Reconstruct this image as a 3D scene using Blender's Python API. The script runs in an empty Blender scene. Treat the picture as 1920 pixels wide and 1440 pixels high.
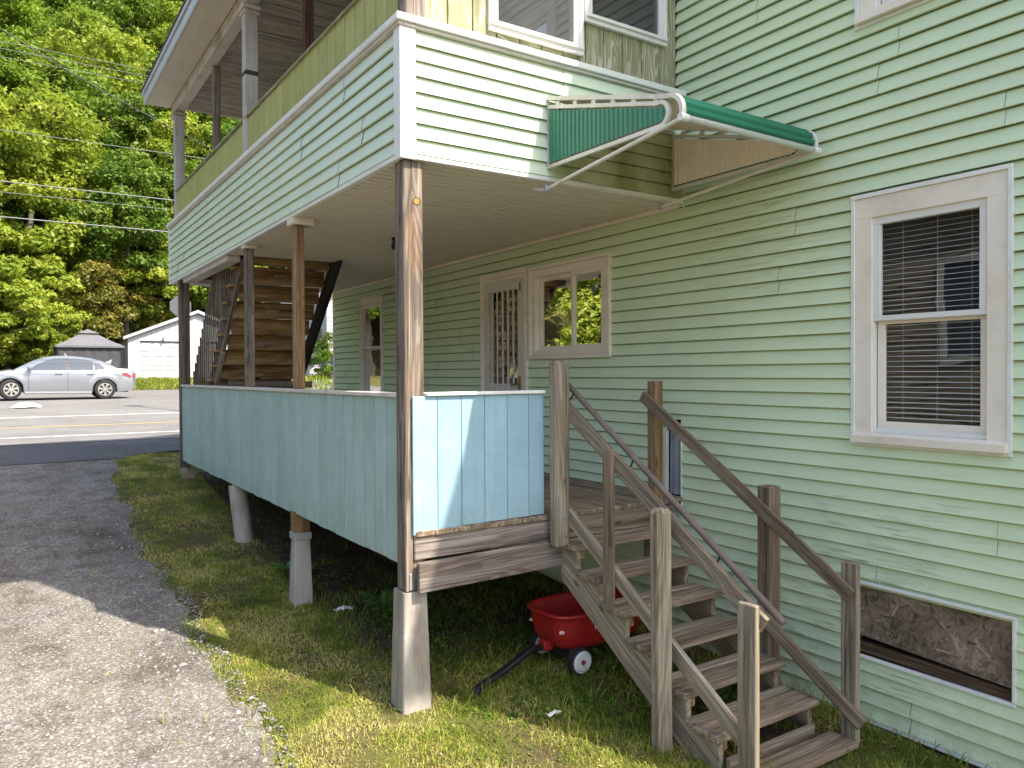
import bpy, bmesh, math, random
import numpy as np
from mathutils import Vector, Matrix

R = math.radians
rnd = random.Random(7)
sc = bpy.context.scene
col = sc.collection

# ------------------------------------------------------------------ camera
CAM = Vector((-2.238, -4.617, 2.25))
yaw, pit, rol = R(33.5), R(-0.8), R(-0.3)
fw = Vector((math.sin(yaw) * math.cos(pit), math.cos(yaw) * math.cos(pit), math.sin(pit)))
rt = Vector((math.cos(yaw), -math.sin(yaw), 0))
up = rt.cross(fw)
rt, up = rt * math.cos(rol) + up * math.sin(rol), up * math.cos(rol) - rt * math.sin(rol)
cd = bpy.data.cameras.new('camera')
cd.sensor_width = 36
cd.lens = 36 * 1440 / 1920
cd.clip_start = 0.05
cd.clip_end = 2000
cam = bpy.data.objects.new('camera', cd)
cam.matrix_world = Matrix(((rt.x, up.x, -fw.x, CAM.x), (rt.y, up.y, -fw.y, CAM.y), (rt.z, up.z, -fw.z, CAM.z), (0, 0, 0, 1)))
col.objects.link(cam)
sc.camera = cam

# ------------------------------------------------------------------ sky, sun, exposure
SUN = Vector((0.34, -0.69, 1.0))          # towards the sun
elev = math.atan2(SUN.z, math.hypot(SUN.x, SUN.y))
azim = math.atan2(SUN.x, SUN.y)
w = bpy.data.worlds.new('World')
sc.world = w
w.use_nodes = True
nt = w.node_tree
bg = nt.nodes['Background']
sky = nt.nodes.new('ShaderNodeTexSky')
sky.sky_type = 'NISHITA'
sky.sun_disc = False
sky.sun_elevation = elev
sky.sun_rotation = azim
sky.air_density = 1.0
sky.dust_density = 2.5
sky.ozone_density = 1.0
nt.links.new(sky.outputs[0], bg.inputs[0])
bg.inputs[1].default_value = 0.15
sd = bpy.data.lights.new('sun', 'SUN')
sd.energy = 3.5
sd.angle = R(0.53)
sd.color = (1.0, 0.95, 0.87)
so = bpy.data.objects.new('sun', sd)
so.rotation_euler = SUN.to_track_quat('Z', 'Y').to_euler()
so.location = (5, -10, 20)
col.objects.link(so)
sc.view_settings.view_transform = 'Standard'
sc.view_settings.look = 'None'
sc.view_settings.gamma = 1
sc.view_settings.use_curve_mapping = False
sc.view_settings.use_white_balance = True          # camera white balance set for the shade
sc.view_settings.white_balance_temperature = 7000
sc.view_settings.white_balance_tint = 8
sc.view_settings.exposure = 1.56
sc.render.engine = 'CYCLES'
sc.cycles.use_denoising = True
sc.cycles.max_bounces = 8
sc.cycles.transparent_max_bounces = 12

# ------------------------------------------------------------------ helpers: objects
WM = {}


def link(o, parent=None, mw=None):
    mw = mw or Matrix.Identity(4)
    col.objects.link(o)
    o.matrix_basis = mw
    WM[o.name] = mw
    if parent is not None:
        o.parent = parent
        o.matrix_parent_inverse = WM[parent.name].inverted()
    return o


def tag(o, label=None, cat=None, group=None, kind=None):
    if label: o['label'] = label
    if cat: o['category'] = cat
    if group: o['group'] = group
    if kind: o['kind'] = kind
    return o


def thing(name, loc, label, cat, group=None):
    o = bpy.data.objects.new(name, None)
    o.empty_display_size = 0.2
    link(o, None, Matrix.Translation(loc))
    return tag(o, label, cat, group)


class MB:
    def __init__(s):
        s.v = []; s.f = []

    def add(s, vs, fs):
        b = len(s.v)
        s.v += [tuple(p) for p in vs]
        s.f += [tuple(b + i for i in f) for f in fs]
        return s

    def quad(s, a, b, c, d):
        return s.add([a, b, c, d], [(0, 1, 2, 3)])

    def box(s, x0, x1, y0, y1, z0, z1):
        v = [(x0, y0, z0), (x1, y0, z0), (x1, y1, z0), (x0, y1, z0), (x0, y0, z1), (x1, y0, z1), (x1, y1, z1), (x0, y1, z1)]
        return s.add(v, [(0, 3, 2, 1), (4, 5, 6, 7), (0, 1, 5, 4), (1, 2, 6, 5), (2, 3, 7, 6), (3, 0, 4, 7)])

    def cbox(s, x0, x1, y0, y1, z0, z1, c=0.004):
        c = min(c, (x1 - x0) * .45, (y1 - y0) * .45, (z1 - z0) * .45)
        X, Y, Z = (x0, x1), (y0, y1), (z0, z1)
        vs = []; idx = {}
        for i in (0, 1):
            for j in (0, 1):
                for k in (0, 1):
                    x, y, z = X[i], Y[j], Z[k]
                    dx, dy, dz = c * (1 - 2 * i), c * (1 - 2 * j), c * (1 - 2 * k)
                    idx[i, j, k] = len(vs)
                    vs += [(x, y + dy, z + dz), (x + dx, y, z + dz), (x + dx, y + dy, z)]
        I = lambda i, j, k, a: idx[i, j, k] + a
        fs = []
        for i in (0, 1):
            f = [I(i, 0, 0, 0), I(i, 1, 0, 0), I(i, 1, 1, 0), I(i, 0, 1, 0)]; fs.append(f if i else f[::-1])
            f = [I(0, i, 0, 1), I(1, i, 0, 1), I(1, i, 1, 1), I(0, i, 1, 1)]; fs.append(f[::-1] if i else f)
            f = [I(0, 0, i, 2), I(1, 0, i, 2), I(1, 1, i, 2), I(0, 1, i, 2)]; fs.append(f if i else f[::-1])
        for a in (0, 1):
            for b in (0, 1):
                fs.append([I(a, b, 0, 0), I(a, b, 1, 0), I(a, b, 1, 1), I(a, b, 0, 1)])
                fs.append([I(a, 0, b, 0), I(a, 1, b, 0), I(a, 1, b, 2), I(a, 0, b, 2)])
                fs.append([I(0, a, b, 1), I(1, a, b, 1), I(1, a, b, 2), I(0, a, b, 2)])
        for k, b in idx.items():
            fs.append([b, b + 1, b + 2])
        return s.add(vs, fs)

    def tube(s, pts, r, n=8, cap=True):
        pts = [Vector(p) for p in pts]
        rr = r if isinstance(r, (list, tuple)) else [r] * len(pts)
        rings = []
        ref = Vector((0, 0, 1))
        d0 = (pts[1] - pts[0]).normalized()
        if abs(d0.z) > .9: ref = Vector((1, 0, 0))
        for i, p in enumerate(pts):
            a = pts[max(i - 1, 0)]; b = pts[min(i + 1, len(pts) - 1)]
            d = (b - a).normalized()
            u = d.cross(ref).normalized(); v = u.cross(d)
            rings.append([p + (u * math.cos(t) + v * math.sin(t)) * rr[i] for t in [2 * math.pi * k / n for k in range(n)]])
        vs = [q for g in rings for q in g]
        fs = []
        for i in range(len(pts) - 1):
            for k in range(n):
                fs.append((i * n + k, i * n + (k + 1) % n, (i + 1) * n + (k + 1) % n, (i + 1) * n + k))
        if cap:
            fs.append(tuple(range(n))[::-1]); fs.append(tuple((len(pts) - 1) * n + k for k in range(n)))
        return s.add(vs, fs)

    def prism(s, poly, axis, a0, a1):
        """poly of 2D points extruded along an axis (0,1,2) between a0 and a1"""
        def P(q, a):
            if axis == 0: return (a, q[0], q[1])
            if axis == 1: return (q[0], a, q[1])
            return (q[0], q[1], a)
        n = len(poly)
        vs = [P(q, a0) for q in poly] + [P(q, a1) for q in poly]
        fs = [tuple(range(n))[::-1], tuple(range(n, 2 * n))] + [(i, (i + 1) % n, n + (i + 1) % n, n + i) for i in range(n)]
        return s.add(vs, fs)

    def mesh(s, name, mat, smooth=False):
        me = bpy.data.meshes.new(name)
        me.from_pydata(s.v, [], s.f)
        me.validate()
        bm = bmesh.new(); bm.from_mesh(me)
        bmesh.ops.recalc_face_normals(bm, faces=bm.faces)
        bm.to_mesh(me); bm.free()
        if smooth:
            me.polygons.foreach_set('use_smooth', [True] * len(me.polygons))
        if mat: me.materials.append(mat)
        return me

    def obj(s, name, mat, parent=None, mw=None, smooth=False):
        return link(bpy.data.objects.new(name, s.mesh(name, mat, smooth)), parent, mw)


def frame(p0, p1, upv=(0, 0, 1)):
    p0, p1, u = Vector(p0), Vector(p1), Vector(upv)
    x = (p1 - p0).normalized()
    y = u.cross(x)
    if y.length < 1e-4: y = Vector((0, 1, 0)).cross(x)
    y.normalize()
    z = x.cross(y)
    return Matrix(((x.x, y.x, z.x, p0.x), (x.y, y.y, z.y, p0.y), (x.z, y.z, z.z, p0.z), (0, 0, 0, 1)))


PM = {}


def plank(name, p0, p1, wd, th, mat, parent, upv=(0, 0, 1), c=0.005):
    """a board whose grain runs along its own X axis; wd across (local Y), th along local Z (towards upv)"""
    L = (Vector(p1) - Vector(p0)).length
    key = (round(L, 3), wd, th, c, mat.name)
    if key not in PM:
        PM[key] = MB().cbox(0, L, -wd / 2, wd / 2, -th / 2, th / 2, c).mesh(name, mat)
    return link(bpy.data.objects.new(name, PM[key]), parent, frame(p0, p1, upv))


def bx(name, x0, x1, y0, y1, z0, z1, mat, parent, c=0.005):
    """axis-aligned board given by its extents, grain along the longest side"""
    d = (x1 - x0, y1 - y0, z1 - z0)
    m = ((x0 + x1) / 2, (y0 + y1) / 2, (z0 + z1) / 2)
    if d[2] >= d[0] and d[2] >= d[1]:
        return plank(name, (m[0], m[1], z0), (m[0], m[1], z1), round(d[1], 4), round(d[0], 4), mat, parent, (1, 0, 0), c)
    if d[0] >= d[1]:
        return plank(name, (x0, m[1], m[2]), (x1, m[1], m[2]), round(d[1], 4), round(d[2], 4), mat, parent, (0, 0, 1), c)
    return plank(name, (m[0], y0, m[2]), (m[0], y1, m[2]), round(d[0], 4), round(d[2], 4), mat, parent, (0, 0, 1), c)


def fast_mesh(name, verts, faces_n, idx, mat, attr=None):
    """numpy mesh: verts (n,3), every face has faces_n corners, idx flat"""
    me = bpy.data.meshes.new(name)
    nv = len(verts); nf = len(idx) // faces_n
    me.vertices.add(nv); me.loops.add(nf * faces_n); me.polygons.add(nf)
    me.vertices.foreach_set('co', np.ascontiguousarray(verts, dtype=np.float32).ravel())
    me.loops.foreach_set('vertex_index', np.ascontiguousarray(idx, dtype=np.int32))
    me.polygons.foreach_set('loop_start', np.arange(0, nf * faces_n, faces_n, dtype=np.int32))
    me.update(calc_edges=True)
    if attr is not None:
        a = me.attributes.new('tint', 'FLOAT', 'POINT')
        a.data.foreach_set('value', np.ascontiguousarray(attr, dtype=np.float32))
    me.materials.append(mat)
    return me


# ------------------------------------------------------------------ helpers: materials
class NT:
    def __init__(s, name):
        s.m = bpy.data.materials.new(name); s.m.use_nodes = True
        s.t = s.m.node_tree; s.n = s.t.nodes
        s.b = s.n['Principled BSDF']; s.out = s.n['Material Output']

    def node(s, typ, **kw):
        n = s.n.new(typ)
        for k, v in kw.items(): setattr(n, k, v)
        return n

    def L(s, a, b): s.t.links.new(a, b)

    def coord(s, scale=(1, 1, 1), kind='Object', loc=(0, 0, 0), rand=False, rot=(0, 0, 0)):
        tc = s.node('ShaderNodeTexCoord'); mp = s.node('ShaderNodeMapping')
        mp.inputs['Scale'].default_value = scale; mp.inputs['Location'].default_value = loc
        mp.inputs['Rotation'].default_value = rot
        src = tc.outputs[kind]
        if rand:
            oi = s.node('ShaderNodeObjectInfo'); mu = s.node('ShaderNodeMath', operation='MULTIPLY'); mu.inputs[1].default_value = 37.0
            s.L(oi.outputs['Random'], mu.inputs[0])
            va = s.node('ShaderNodeVectorMath', operation='ADD')
            s.L(src, va.inputs[0]); s.L(mu.outputs[0], va.inputs[1]); src = va.outputs[0]
        s.L(src, mp.inputs['Vector'])
        return mp.outputs[0]

    def noise(s, vec, scale=1, detail=4, rough=.55, dist=0):
        n = s.node('ShaderNodeTexNoise')
        n.inputs['Scale'].default_value = scale; n.inputs['Detail'].default_value = detail
        n.inputs['Roughness'].default_value = rough; n.inputs['Distortion'].default_value = dist
        s.L(vec, n.inputs['Vector'])
        return n.outputs['Fac']

    def ramp(s, fac, stops):
        r = s.node('ShaderNodeValToRGB')
        e = r.color_ramp.elements
        while len(e) < len(stops): e.new(.5)
        for i, (p, c) in enumerate(stops):
            e[i].position = p
            e[i].color = (c[0], c[1], c[2], 1) if isinstance(c, (tuple, list)) else (c, c, c, 1)
        s.L(fac, r.inputs[0])
        return r.outputs[0]

    def mix(s, fac, a, b, mode='MIX'):
        m = s.node('ShaderNodeMix', data_type='RGBA', blend_type=mode)
        for sock, v in ((m.inputs[0], fac), (m.inputs[6], a), (m.inputs[7], b)):
            if isinstance(v, (int, float)): sock.default_value = v
            elif isinstance(v, (tuple, list)): sock.default_value = (v[0], v[1], v[2], 1)
            else: s.L(v, sock)
        return m.outputs[2]

    def randcol(s, c, amt=.12):
        """object-random brightness"""
        oi = s.node('ShaderNodeObjectInfo'); mr = s.node('ShaderNodeMapRange')
        mr.inputs[3].default_value = 1 - amt; mr.inputs[4].default_value = 1 + amt
        s.L(oi.outputs['Random'], mr.inputs[0])
        h = s.node('ShaderNodeVectorMath', operation='SCALE')
        s.L(c, h.inputs[0]); s.L(mr.outputs[0], h.inputs['Scale'])
        return h.outputs[0]

    def bump(s, fac, strength=.3, dist=.01):
        b = s.node('ShaderNodeBump'); b.inputs['Strength'].default_value = strength; b.inputs['Distance'].default_value = dist
        s.L(fac, b.inputs['Height']); s.L(b.outputs[0], s.b.inputs['Normal'])

    def done(s, colr, rough=.6, spec=.3, metal=0):
        if isinstance(colr, (tuple, list)): s.b.inputs['Base Color'].default_value = (*colr[:3], 1)
        else: s.L(colr, s.b.inputs['Base Color'])
        if isinstance(rough, (int, float)): s.b.inputs['Roughness'].default_value = rough
        else: s.L(rough, s.b.inputs['Roughness'])
        s.b.inputs['Specular IOR Level'].default_value = spec
        s.b.inputs['Metallic'].default_value = metal
        return s.m


def mottled(name, c1, c2, scale=3, rough=.6, spec=.3, dirt=None, damt=.5, dscale=1.5, bump=0, bscale=60, rand=.0, mscale=(1, 1, 1), metal=0, dthr=(.52, .72), bdist=.004):
    t = NT(name)
    v = t.coord(mscale, rand=rand > 0)
    c = t.ramp(t.noise(v, scale, 5), [(.3, c1), (.7, c2)])
    if dirt:
        k = t.ramp(t.noise(v, dscale, 6, .65), [(dthr[0], 0), (dthr[1], damt)])
        c = t.mix(k, c, dirt)
    if rand: c = t.randcol(c, rand)
    if bump: t.bump(t.noise(v, bscale, 3), bump, bdist)
    return t.done(c, rough, spec, metal)


def wood(name, cols, contrast=1.0, rough=.85, rand=.15, stain=None, samt=.5, gs=(1.0, 22, 22), bump=.35, crack=.6, rings=.55, dim=1.0):
    """weathered wood: streaks along local X"""
    t = NT(name)
    v = t.coord(gs, rand=True)
    v2 = t.coord((1.6, 90, 90), rand=True)
    nr = t.noise(t.coord((.55, 7, 7), rand=True), 1, 2, .5, .2)
    rg = t.node('ShaderNodeMath', operation='MULTIPLY'); rg.inputs[1].default_value = 95
    t.L(nr, rg.inputs[0]); sn = t.node('ShaderNodeMath', operation='SINE'); t.L(rg.outputs[0], sn.inputs[0])
    ring = t.ramp(sn.outputs[0], [(0, (.62, .6, .58)), (.45, (1.06, 1.06, 1.06))])
    cols = [tuple(q * dim for q in k_) for k_ in cols]
    n1 = t.noise(v, 1, 6, .6, .35)
    n2 = t.noise(v2, 1, 3, .6)
    c = t.ramp(n1, [(.28, cols[0]), (.45, cols[1]), (.58, cols[2]), (.75, cols[3])])
    c = t.mix(.55 * contrast, c, t.ramp(n2, [(.3, (.45, .45, .45)), (.62, (1.15, 1.15, 1.15))]), 'MULTIPLY')
    c = t.mix(rings, c, ring, 'MULTIPLY')
    # open cracks
    v3 = t.coord((.5, 38, 38), rand=True, loc=(3, 1, 2))
    vk = t.node('ShaderNodeTexVoronoi'); vk.inputs['Scale'].default_value = 1; t.L(t.coord((2.3, 6.5, 6.5), rand=True), vk.inputs['Vector'])
    c = t.mix(t.ramp(vk.outputs['Distance'], [(.05, .85), (.085, .45), (.13, 0)]), c, (.07, .045, .03))
    ck = t.ramp(t.noise(v3, 1, 2, .5), [(.33, crack), (.37, 0)])
    c = t.mix(ck, c, (.03, .025, .02))
    if stain:
        v4 = t.coord((1.2, 3, 3), rand=True)
        k = t.ramp(t.noise(v4, 1.2, 5, .6), [(.5, 0), (.72, samt)])
        c = t.mix(k, c, stain)
    c = t.randcol(c, rand)
    t.bump(n2, bump, .004)
    return t.done(c, rough, .2)


def plain(name, c, rough=.5, spec=.4, metal=0):
    return NT(name).done(c, rough, spec, metal)


def painted_board(name, c1, c2, worn, wornamt=.35, rough=.6, fine=.5, rand=.05, cross=True, contour=0):
    """painted rough-sawn plywood: fine saw lines across the board and worn streaks along it"""
    t = NT(name)
    v = t.coord((1.2, 18, 18), rand=True)
    c = t.ramp(t.noise(v, 1, 5, .6), [(.3, c1), (.7, c2)])
    k = t.ramp(t.noise(t.coord((2.5, 30, 30), rand=True), 1, 6, .7), [(.5, 0), (.75, wornamt)])
    c = t.mix(k, c, worn)
    if contour:
        nr = t.noise(t.coord((.7, 5, 5), rand=True), 1, 2, .5, .3)
        rg = t.node('ShaderNodeMath', operation='MULTIPLY'); rg.inputs[1].default_value = 85
        t.L(nr, rg.inputs[0]); sn = t.node('ShaderNodeMath', operation='SINE'); t.L(rg.outputs[0], sn.inputs[0])
        c = t.mix(t.mix(1, t.ramp(sn.outputs[0], [(.35, 0), (.8, contour)]), t.ramp(t.noise(t.coord((1, 2, 2), rand=True), 2, 4), [(.38, 0), (.6, 1)]), 'MULTIPLY'), c, worn)
    saw = t.noise(t.coord((110, 3, 3), rand=True), 1, 4, .65)
    if cross:
        c = t.mix(fine, c, t.ramp(saw, [(.3, (.72, .74, .72)), (.6, (1.06, 1.06, 1.06))]), 'MULTIPLY')
    g = t.ramp(t.noise(t.coord((1, 1, 1), rand=True), 2.2, 5, .6), [(.35, (.85, .86, .84)), (.65, (1.05, 1.05, 1.05))])
    c = t.mix(.8, c, g, 'MULTIPLY')
    # dirty lower end of the board and small chips down to the wood
    tc = t.node('ShaderNodeTexCoord'); sx = t.node('ShaderNodeSeparateXYZ'); t.L(tc.outputs['Object'], sx.inputs[0])
    gr = t.node('ShaderNodeMapRange'); gr.inputs[1].default_value = 0; gr.inputs[2].default_value = .22; gr.inputs[3].default_value = .8; gr.inputs[4].default_value = 0
    t.L(sx.outputs[0], gr.inputs[0])
    c = t.mix(t.mix(1, gr.outputs[0], t.ramp(t.noise(t.coord((3, 14, 14), rand=True), 1, 5, .7), [(.38, 0), (.7, .5)]), 'MULTIPLY'), c, (.22, .21, .16))
    c = t.mix(t.ramp(t.noise(t.coord((9, 30, 30), rand=True), 1, 4, .65), [(.70, 0), (.73, .75)]), c, (.33, .29, .24))
    c = t.randcol(c, rand)
    t.bump(saw, .35, .003)
    return t.done(c, rough, .25)


def vinyl(name, c1, c2, dirt, damt, rough=.38, algae=None, spot=False):
    t = NT(name)
    v = t.coord((1, 1, 1))
    c = t.ramp(t.noise(v, 1.3, 5, .6), [(.3, c1), (.7, c2)])
    # streaky horizontal grime in patches
    pat = t.ramp(t.noise(v, .55, 4, .6), [(.56, 0), (.7, 1)])
    st = t.ramp(t.noise(t.coord((2.5, 2.5, 40)), 1, 6, .7), [(.52, 0), (.66, damt)])
    k = t.mix(1.0, pat, st, 'MULTIPLY')
    c = t.mix(k, c, dirt)
    c = t.mix(.5, c, t.ramp(t.noise(t.coord((4, 4, 60)), 1, 5, .6), [(.3, (.9, .9, .88)), (.65, (1.03, 1.03, 1.03))]), 'MULTIPLY')
    if spot:
        x_ = t.node('ShaderNodeSeparateXYZ'); t.L(v, x_.inputs[0])
        # smoke-dark grime below the awning end and mud splashed up from the ground
        ds = t.node('ShaderNodeVectorMath', operation='DISTANCE'); ds.inputs[1].default_value = (2.55 * .2, -.75 * .75, 3.35)
        t.L(t.coord((.2, .75, 1)), ds.inputs[0])
        kk = t.ramp(ds.outputs['Value'], [(.1, .6), (.8, 0)])
        gn = t.ramp(t.noise(t.coord((1, 1.1, 34)), 1.6, 6, .75), [(.5, 0), (.68, 1)])
        c = t.mix(t.mix(1, kk, gn, 'MULTIPLY'), c, (.13, .135, .06))
        zr = t.node('ShaderNodeMapRange'); zr.inputs[1].default_value = -.1; zr.inputs[2].default_value = .5; zr.inputs[3].default_value = .28; zr.inputs[4].default_value = 0
        t.L(x_.outputs[2], zr.inputs[0])
        c = t.mix(t.mix(1, zr.outputs[0], t.ramp(t.noise(v, 9, 5, .7), [(.4, 0), (.62, 1)]), 'MULTIPLY'), c, (.22, .19, .11))
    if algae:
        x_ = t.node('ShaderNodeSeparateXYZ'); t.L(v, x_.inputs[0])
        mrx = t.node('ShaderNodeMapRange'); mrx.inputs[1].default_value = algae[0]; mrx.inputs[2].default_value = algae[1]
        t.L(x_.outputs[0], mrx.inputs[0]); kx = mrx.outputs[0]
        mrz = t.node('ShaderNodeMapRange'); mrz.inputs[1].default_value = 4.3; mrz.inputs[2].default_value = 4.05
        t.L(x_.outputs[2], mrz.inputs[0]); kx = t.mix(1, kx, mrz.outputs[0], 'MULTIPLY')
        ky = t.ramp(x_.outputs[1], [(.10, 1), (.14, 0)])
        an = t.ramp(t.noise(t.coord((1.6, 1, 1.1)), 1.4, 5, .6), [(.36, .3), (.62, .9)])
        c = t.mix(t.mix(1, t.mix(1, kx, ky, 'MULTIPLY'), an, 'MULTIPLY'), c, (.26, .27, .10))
    sp = t.ramp(t.noise(v, 55, 2, .5), [(.74, 0), (.78, .55)])
    c = t.mix(sp, c, (.12, .14, .08))
    t.bump(t.noise(t.coord((2.2, 2.2, 2.5)), 1, 2), .3, .03)
    return t.done(c, rough, .35)


def glass(name, refl=1.0, tint=(1, 1, 1), body=(.02, .025, .03), bfac=.0):
    t = NT(name)
    t.n.remove(t.b)
    fr = t.node('ShaderNodeFresnel'); fr.inputs[0].default_value = 1.52
    ml = t.node('ShaderNodeMath', operation='MULTIPLY_ADD'); ml.inputs[1].default_value = refl; ml.inputs[2].default_value = .06
    ml.use_clamp = True
    t.L(fr.outputs[0], ml.inputs[0])
    tr = t.node('ShaderNodeBsdfTransparent'); tr.inputs[0].default_value = (*tint, 1)
    gl = t.node('ShaderNodeBsdfGlossy'); gl.inputs['Roughness'].default_value = .012
    bp = t.node('ShaderNodeBump'); bp.inputs['Strength'].default_value = .05; bp.inputs['Distance'].default_value = .02
    t.L(t.noise(t.coord((2.5, 2.5, 4)), 1, 1), bp.inputs['Height'])
    t.L(bp.outputs[0], gl.inputs['Normal'])
    mx = t.node('ShaderNodeMixShader')
    t.L(ml.outputs[0], mx.inputs[0]); t.L(tr.outputs[0], mx.inputs[1]); t.L(gl.outputs[0], mx.inputs[2])
    t.L(mx.outputs[0], t.out.inputs['Surface'])
    return t.m


def leaf(name, cols, trans=.35, rough=.5):
    t = NT(name)
    at = t.node('ShaderNodeAttribute', attribute_name='tint')
    c = t.ramp(at.outputs['Fac'], [(i / (len(cols) - 1), k) for i, k in enumerate(cols)])
    oi = t.node('ShaderNodeObjectInfo')
    c = t.randcol(c, .14)
    df = t.b
    t.L(c, df.inputs['Base Color']); df.inputs['Roughness'].default_value = rough; df.inputs['Specular IOR Level'].default_value = .25
    tl = t.node('ShaderNodeBsdfTranslucent')
    t.L(t.mix(.5, c, (1.5, 1.6, .5), 'MULTIPLY'), tl.inputs[0])
    mx = t.node('ShaderNodeMixShader'); mx.inputs[0].default_value = trans
    t.L(df.outputs[0], mx.inputs[1]); t.L(tl.outputs[0], mx.inputs[2])
    t.L(mx.outputs[0], t.out.inputs['Surface'])
    return t.m


# ------------------------------------------------------------------ materials
m_vinyl = vinyl('mint_vinyl', (.60, .71, .485), (.645, .75, .525), (.12, .13, .06), .8, spot=True)
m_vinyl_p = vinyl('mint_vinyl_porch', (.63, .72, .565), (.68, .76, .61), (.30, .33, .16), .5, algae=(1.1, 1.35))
m_wtrim = mottled('white_vinyl_trim', (.72, .72, .70), (.80, .80, .78), 3, .4, .4, (.42, .40, .34), .35, 2.5)
m_cream = mottled('cream_casing', (.77, .69, .59), (.84, .765, .665), 2, .45, .4, (.40, .32, .24), .3, 3)
m_sash = mottled('white_sash', (.70, .69, .66), (.76, .75, .72), 3, .4, .4)
m_wall = plain('sheathing', (.10, .09, .07), .9)
m_inside = plain('room_paint', (.30, .28, .25), .9)
m_soffit = mottled('beige_soffit', (.66, .60, .52), (.72, .66, .58), 1.2, .5, .3, (.40, .35, .28), .3, 1.2)
m_post = wood('weathered_post', [(.08, .062, .05), (.22, .175, .145), (.34, .285, .24), (.47, .41, .355)], stain=(.34, .19, .10), samt=.4, dim=.74, rings=.8)
m_postw = wood('warm_post', [(.14, .075, .035), (.31, .18, .085), (.38, .25, .14), (.44, .33, .22)], stain=(.22, .17, .14), samt=.6, dim=.85)
m_stair = wood('stair_wood', [(.14, .10, .068), (.30, .225, .16), (.42, .33, .25), (.53, .44, .35)], stain=(.22, .14, .075), samt=.4, dim=.82)
m_stairg = wood('stair_grey', [(.17, .13, .095), (.34, .275, .21), (.46, .385, .305), (.56, .485, .405)], stain=(.26, .22, .12), samt=.35, dim=.76)
m_rim = wood('rim_board', [(.08, .065, .055), (.26, .21, .185), (.38, .33, .305), (.52, .47, .44)], gs=(.8, 12, 12), rand=.08, dim=.85, rings=.8)
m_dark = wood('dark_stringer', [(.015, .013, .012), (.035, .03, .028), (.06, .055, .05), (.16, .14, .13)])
m_in = wood('inner_stair_wood', [(.10, .055, .025), (.26, .15, .07), (.37, .23, .115), (.46, .32, .18)], gs=(1.2, 9, 9))
m_slat = wood('baluster_wood', [(.07, .05, .038), (.16, .12, .095), (.22, .17, .14), (.30, .24, .20)])
m_blue_s = painted_board('blue_green_paint', (.30, .43, .41), (.345, .475, .45), (.43, .54, .51), .3, fine=.3)
m_blue_e = painted_board('pale_blue_paint', (.27, .435, .545), (.31, .475, .585), (.40, .545, .62), .35, fine=.22)
m_olive = painted_board('olive_paint', (.36, .35, .10), (.44, .42, .15), (.50, .47, .24), .6, fine=.3, contour=.35)
m_olive_e = painted_board('olive_worn_paint', (.22, .22, .11), (.30, .29, .17), (.52, .49, .40), .7, fine=.3, contour=1.0)
m_oldwhite = mottled('old_white_paint', (.52, .46, .42), (.62, .57, .53), 4, .6, .3, (.22, .18, .15), .85, 3.5, .3, 40, .06)
m_cap = mottled('cap_paint', (.50, .46, .42), (.60, .56, .52), 4, .6, .3, (.30, .26, .22), .5, 5, .2, 50, .05)
m_conc = mottled('concrete', (.33, .305, .28), (.42, .39, .36), 5, .85, .2, (.17, .13, .095), .75, 3.2, .6, 60, .04, (1.6, 1.6, .28), 0, (.46, .66))
m_metal = plain('galvanised', (.45, .48, .52), .45, .5, .7)
m_rail = mottled('handrail_brown', (.12, .09, .075), (.18, .14, .12), 8, .55)
m_green = mottled('awning_green', (.014, .165, .095), (.02, .205, .12), 2, .38, .45, (.02, .07, .05), .4, 3)
m_awhite = mottled('awning_white', (.62, .59, .54), (.72, .69, .65), 3, .4, .4, (.34, .28, .21), .55, 5)
m_awback = mottled('awning_back', (.78, .70, .61), (.84, .76, .67), 3, .5, .3)
m_alu = plain('aluminium_tube', (.62, .62, .61), .35, .5, .6)
m_glass = glass('window_glass', 1.0)
m_blind = plain('blind_slat', (.68, .67, .61), .5)
m_bar = mottled('iron_bar_white', (.60, .56, .50), (.68, .64, .58), 6, .45)
m_brass = plain('brass', (.35, .20, .06), .3, .5, .9)
m_black = plain('black_plastic', (.012, .012, .014), .45)
m_roof = mottled('shingles', (.05, .045, .045), (.09, .08, .075), 20, .9)
m_fascia = mottled('eave_metal', (.46, .47, .50), (.55, .56, .58), 3, .4, .4, (.22, .2, .18), .5, 4)

# ------------------------------------------------------------------ the lie of the land
_K = [(-400, -3), (-60, -1.6), (-10, -.45), (-2, -.10), (0, 0), (2.3, .12), (4.6, .29), (7.8, .72), (9.5, .85), (12.3, .93), (13.7, .96), (19.7, 1.09),
      (25, 1.40), (33, 1.50), (35, 1.52), (41, 1.93), (46, 2.08), (50, 3.2), (70, 15), (95, 30), (160, 52), (420, 70)]
_ky = np.array([k[0] for k in _K], float); _kz = np.array([k[1] for k in _K], float)


def sst(a, b, x):
    t = np.clip((np.asarray(x, float) - a) / (b - a), 0, 1)
    return t * t * (3 - 2 * t)


def zg(x, y):
    y = np.asarray(y, float); x = np.asarray(x, float)
    yq = np.floor(y * 2) / 2; f = (y - yq) * 2
    z = np.interp(yq, _ky, _kz) * (1 - f) + np.interp(yq + .5, _ky, _kz) * f
    return z + .65 * sst(5, 8.5, x) * sst(21, 26, y) * (1 - sst(31, 38, y))


def zgf(x, y): return float(zg(x, y))


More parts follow.
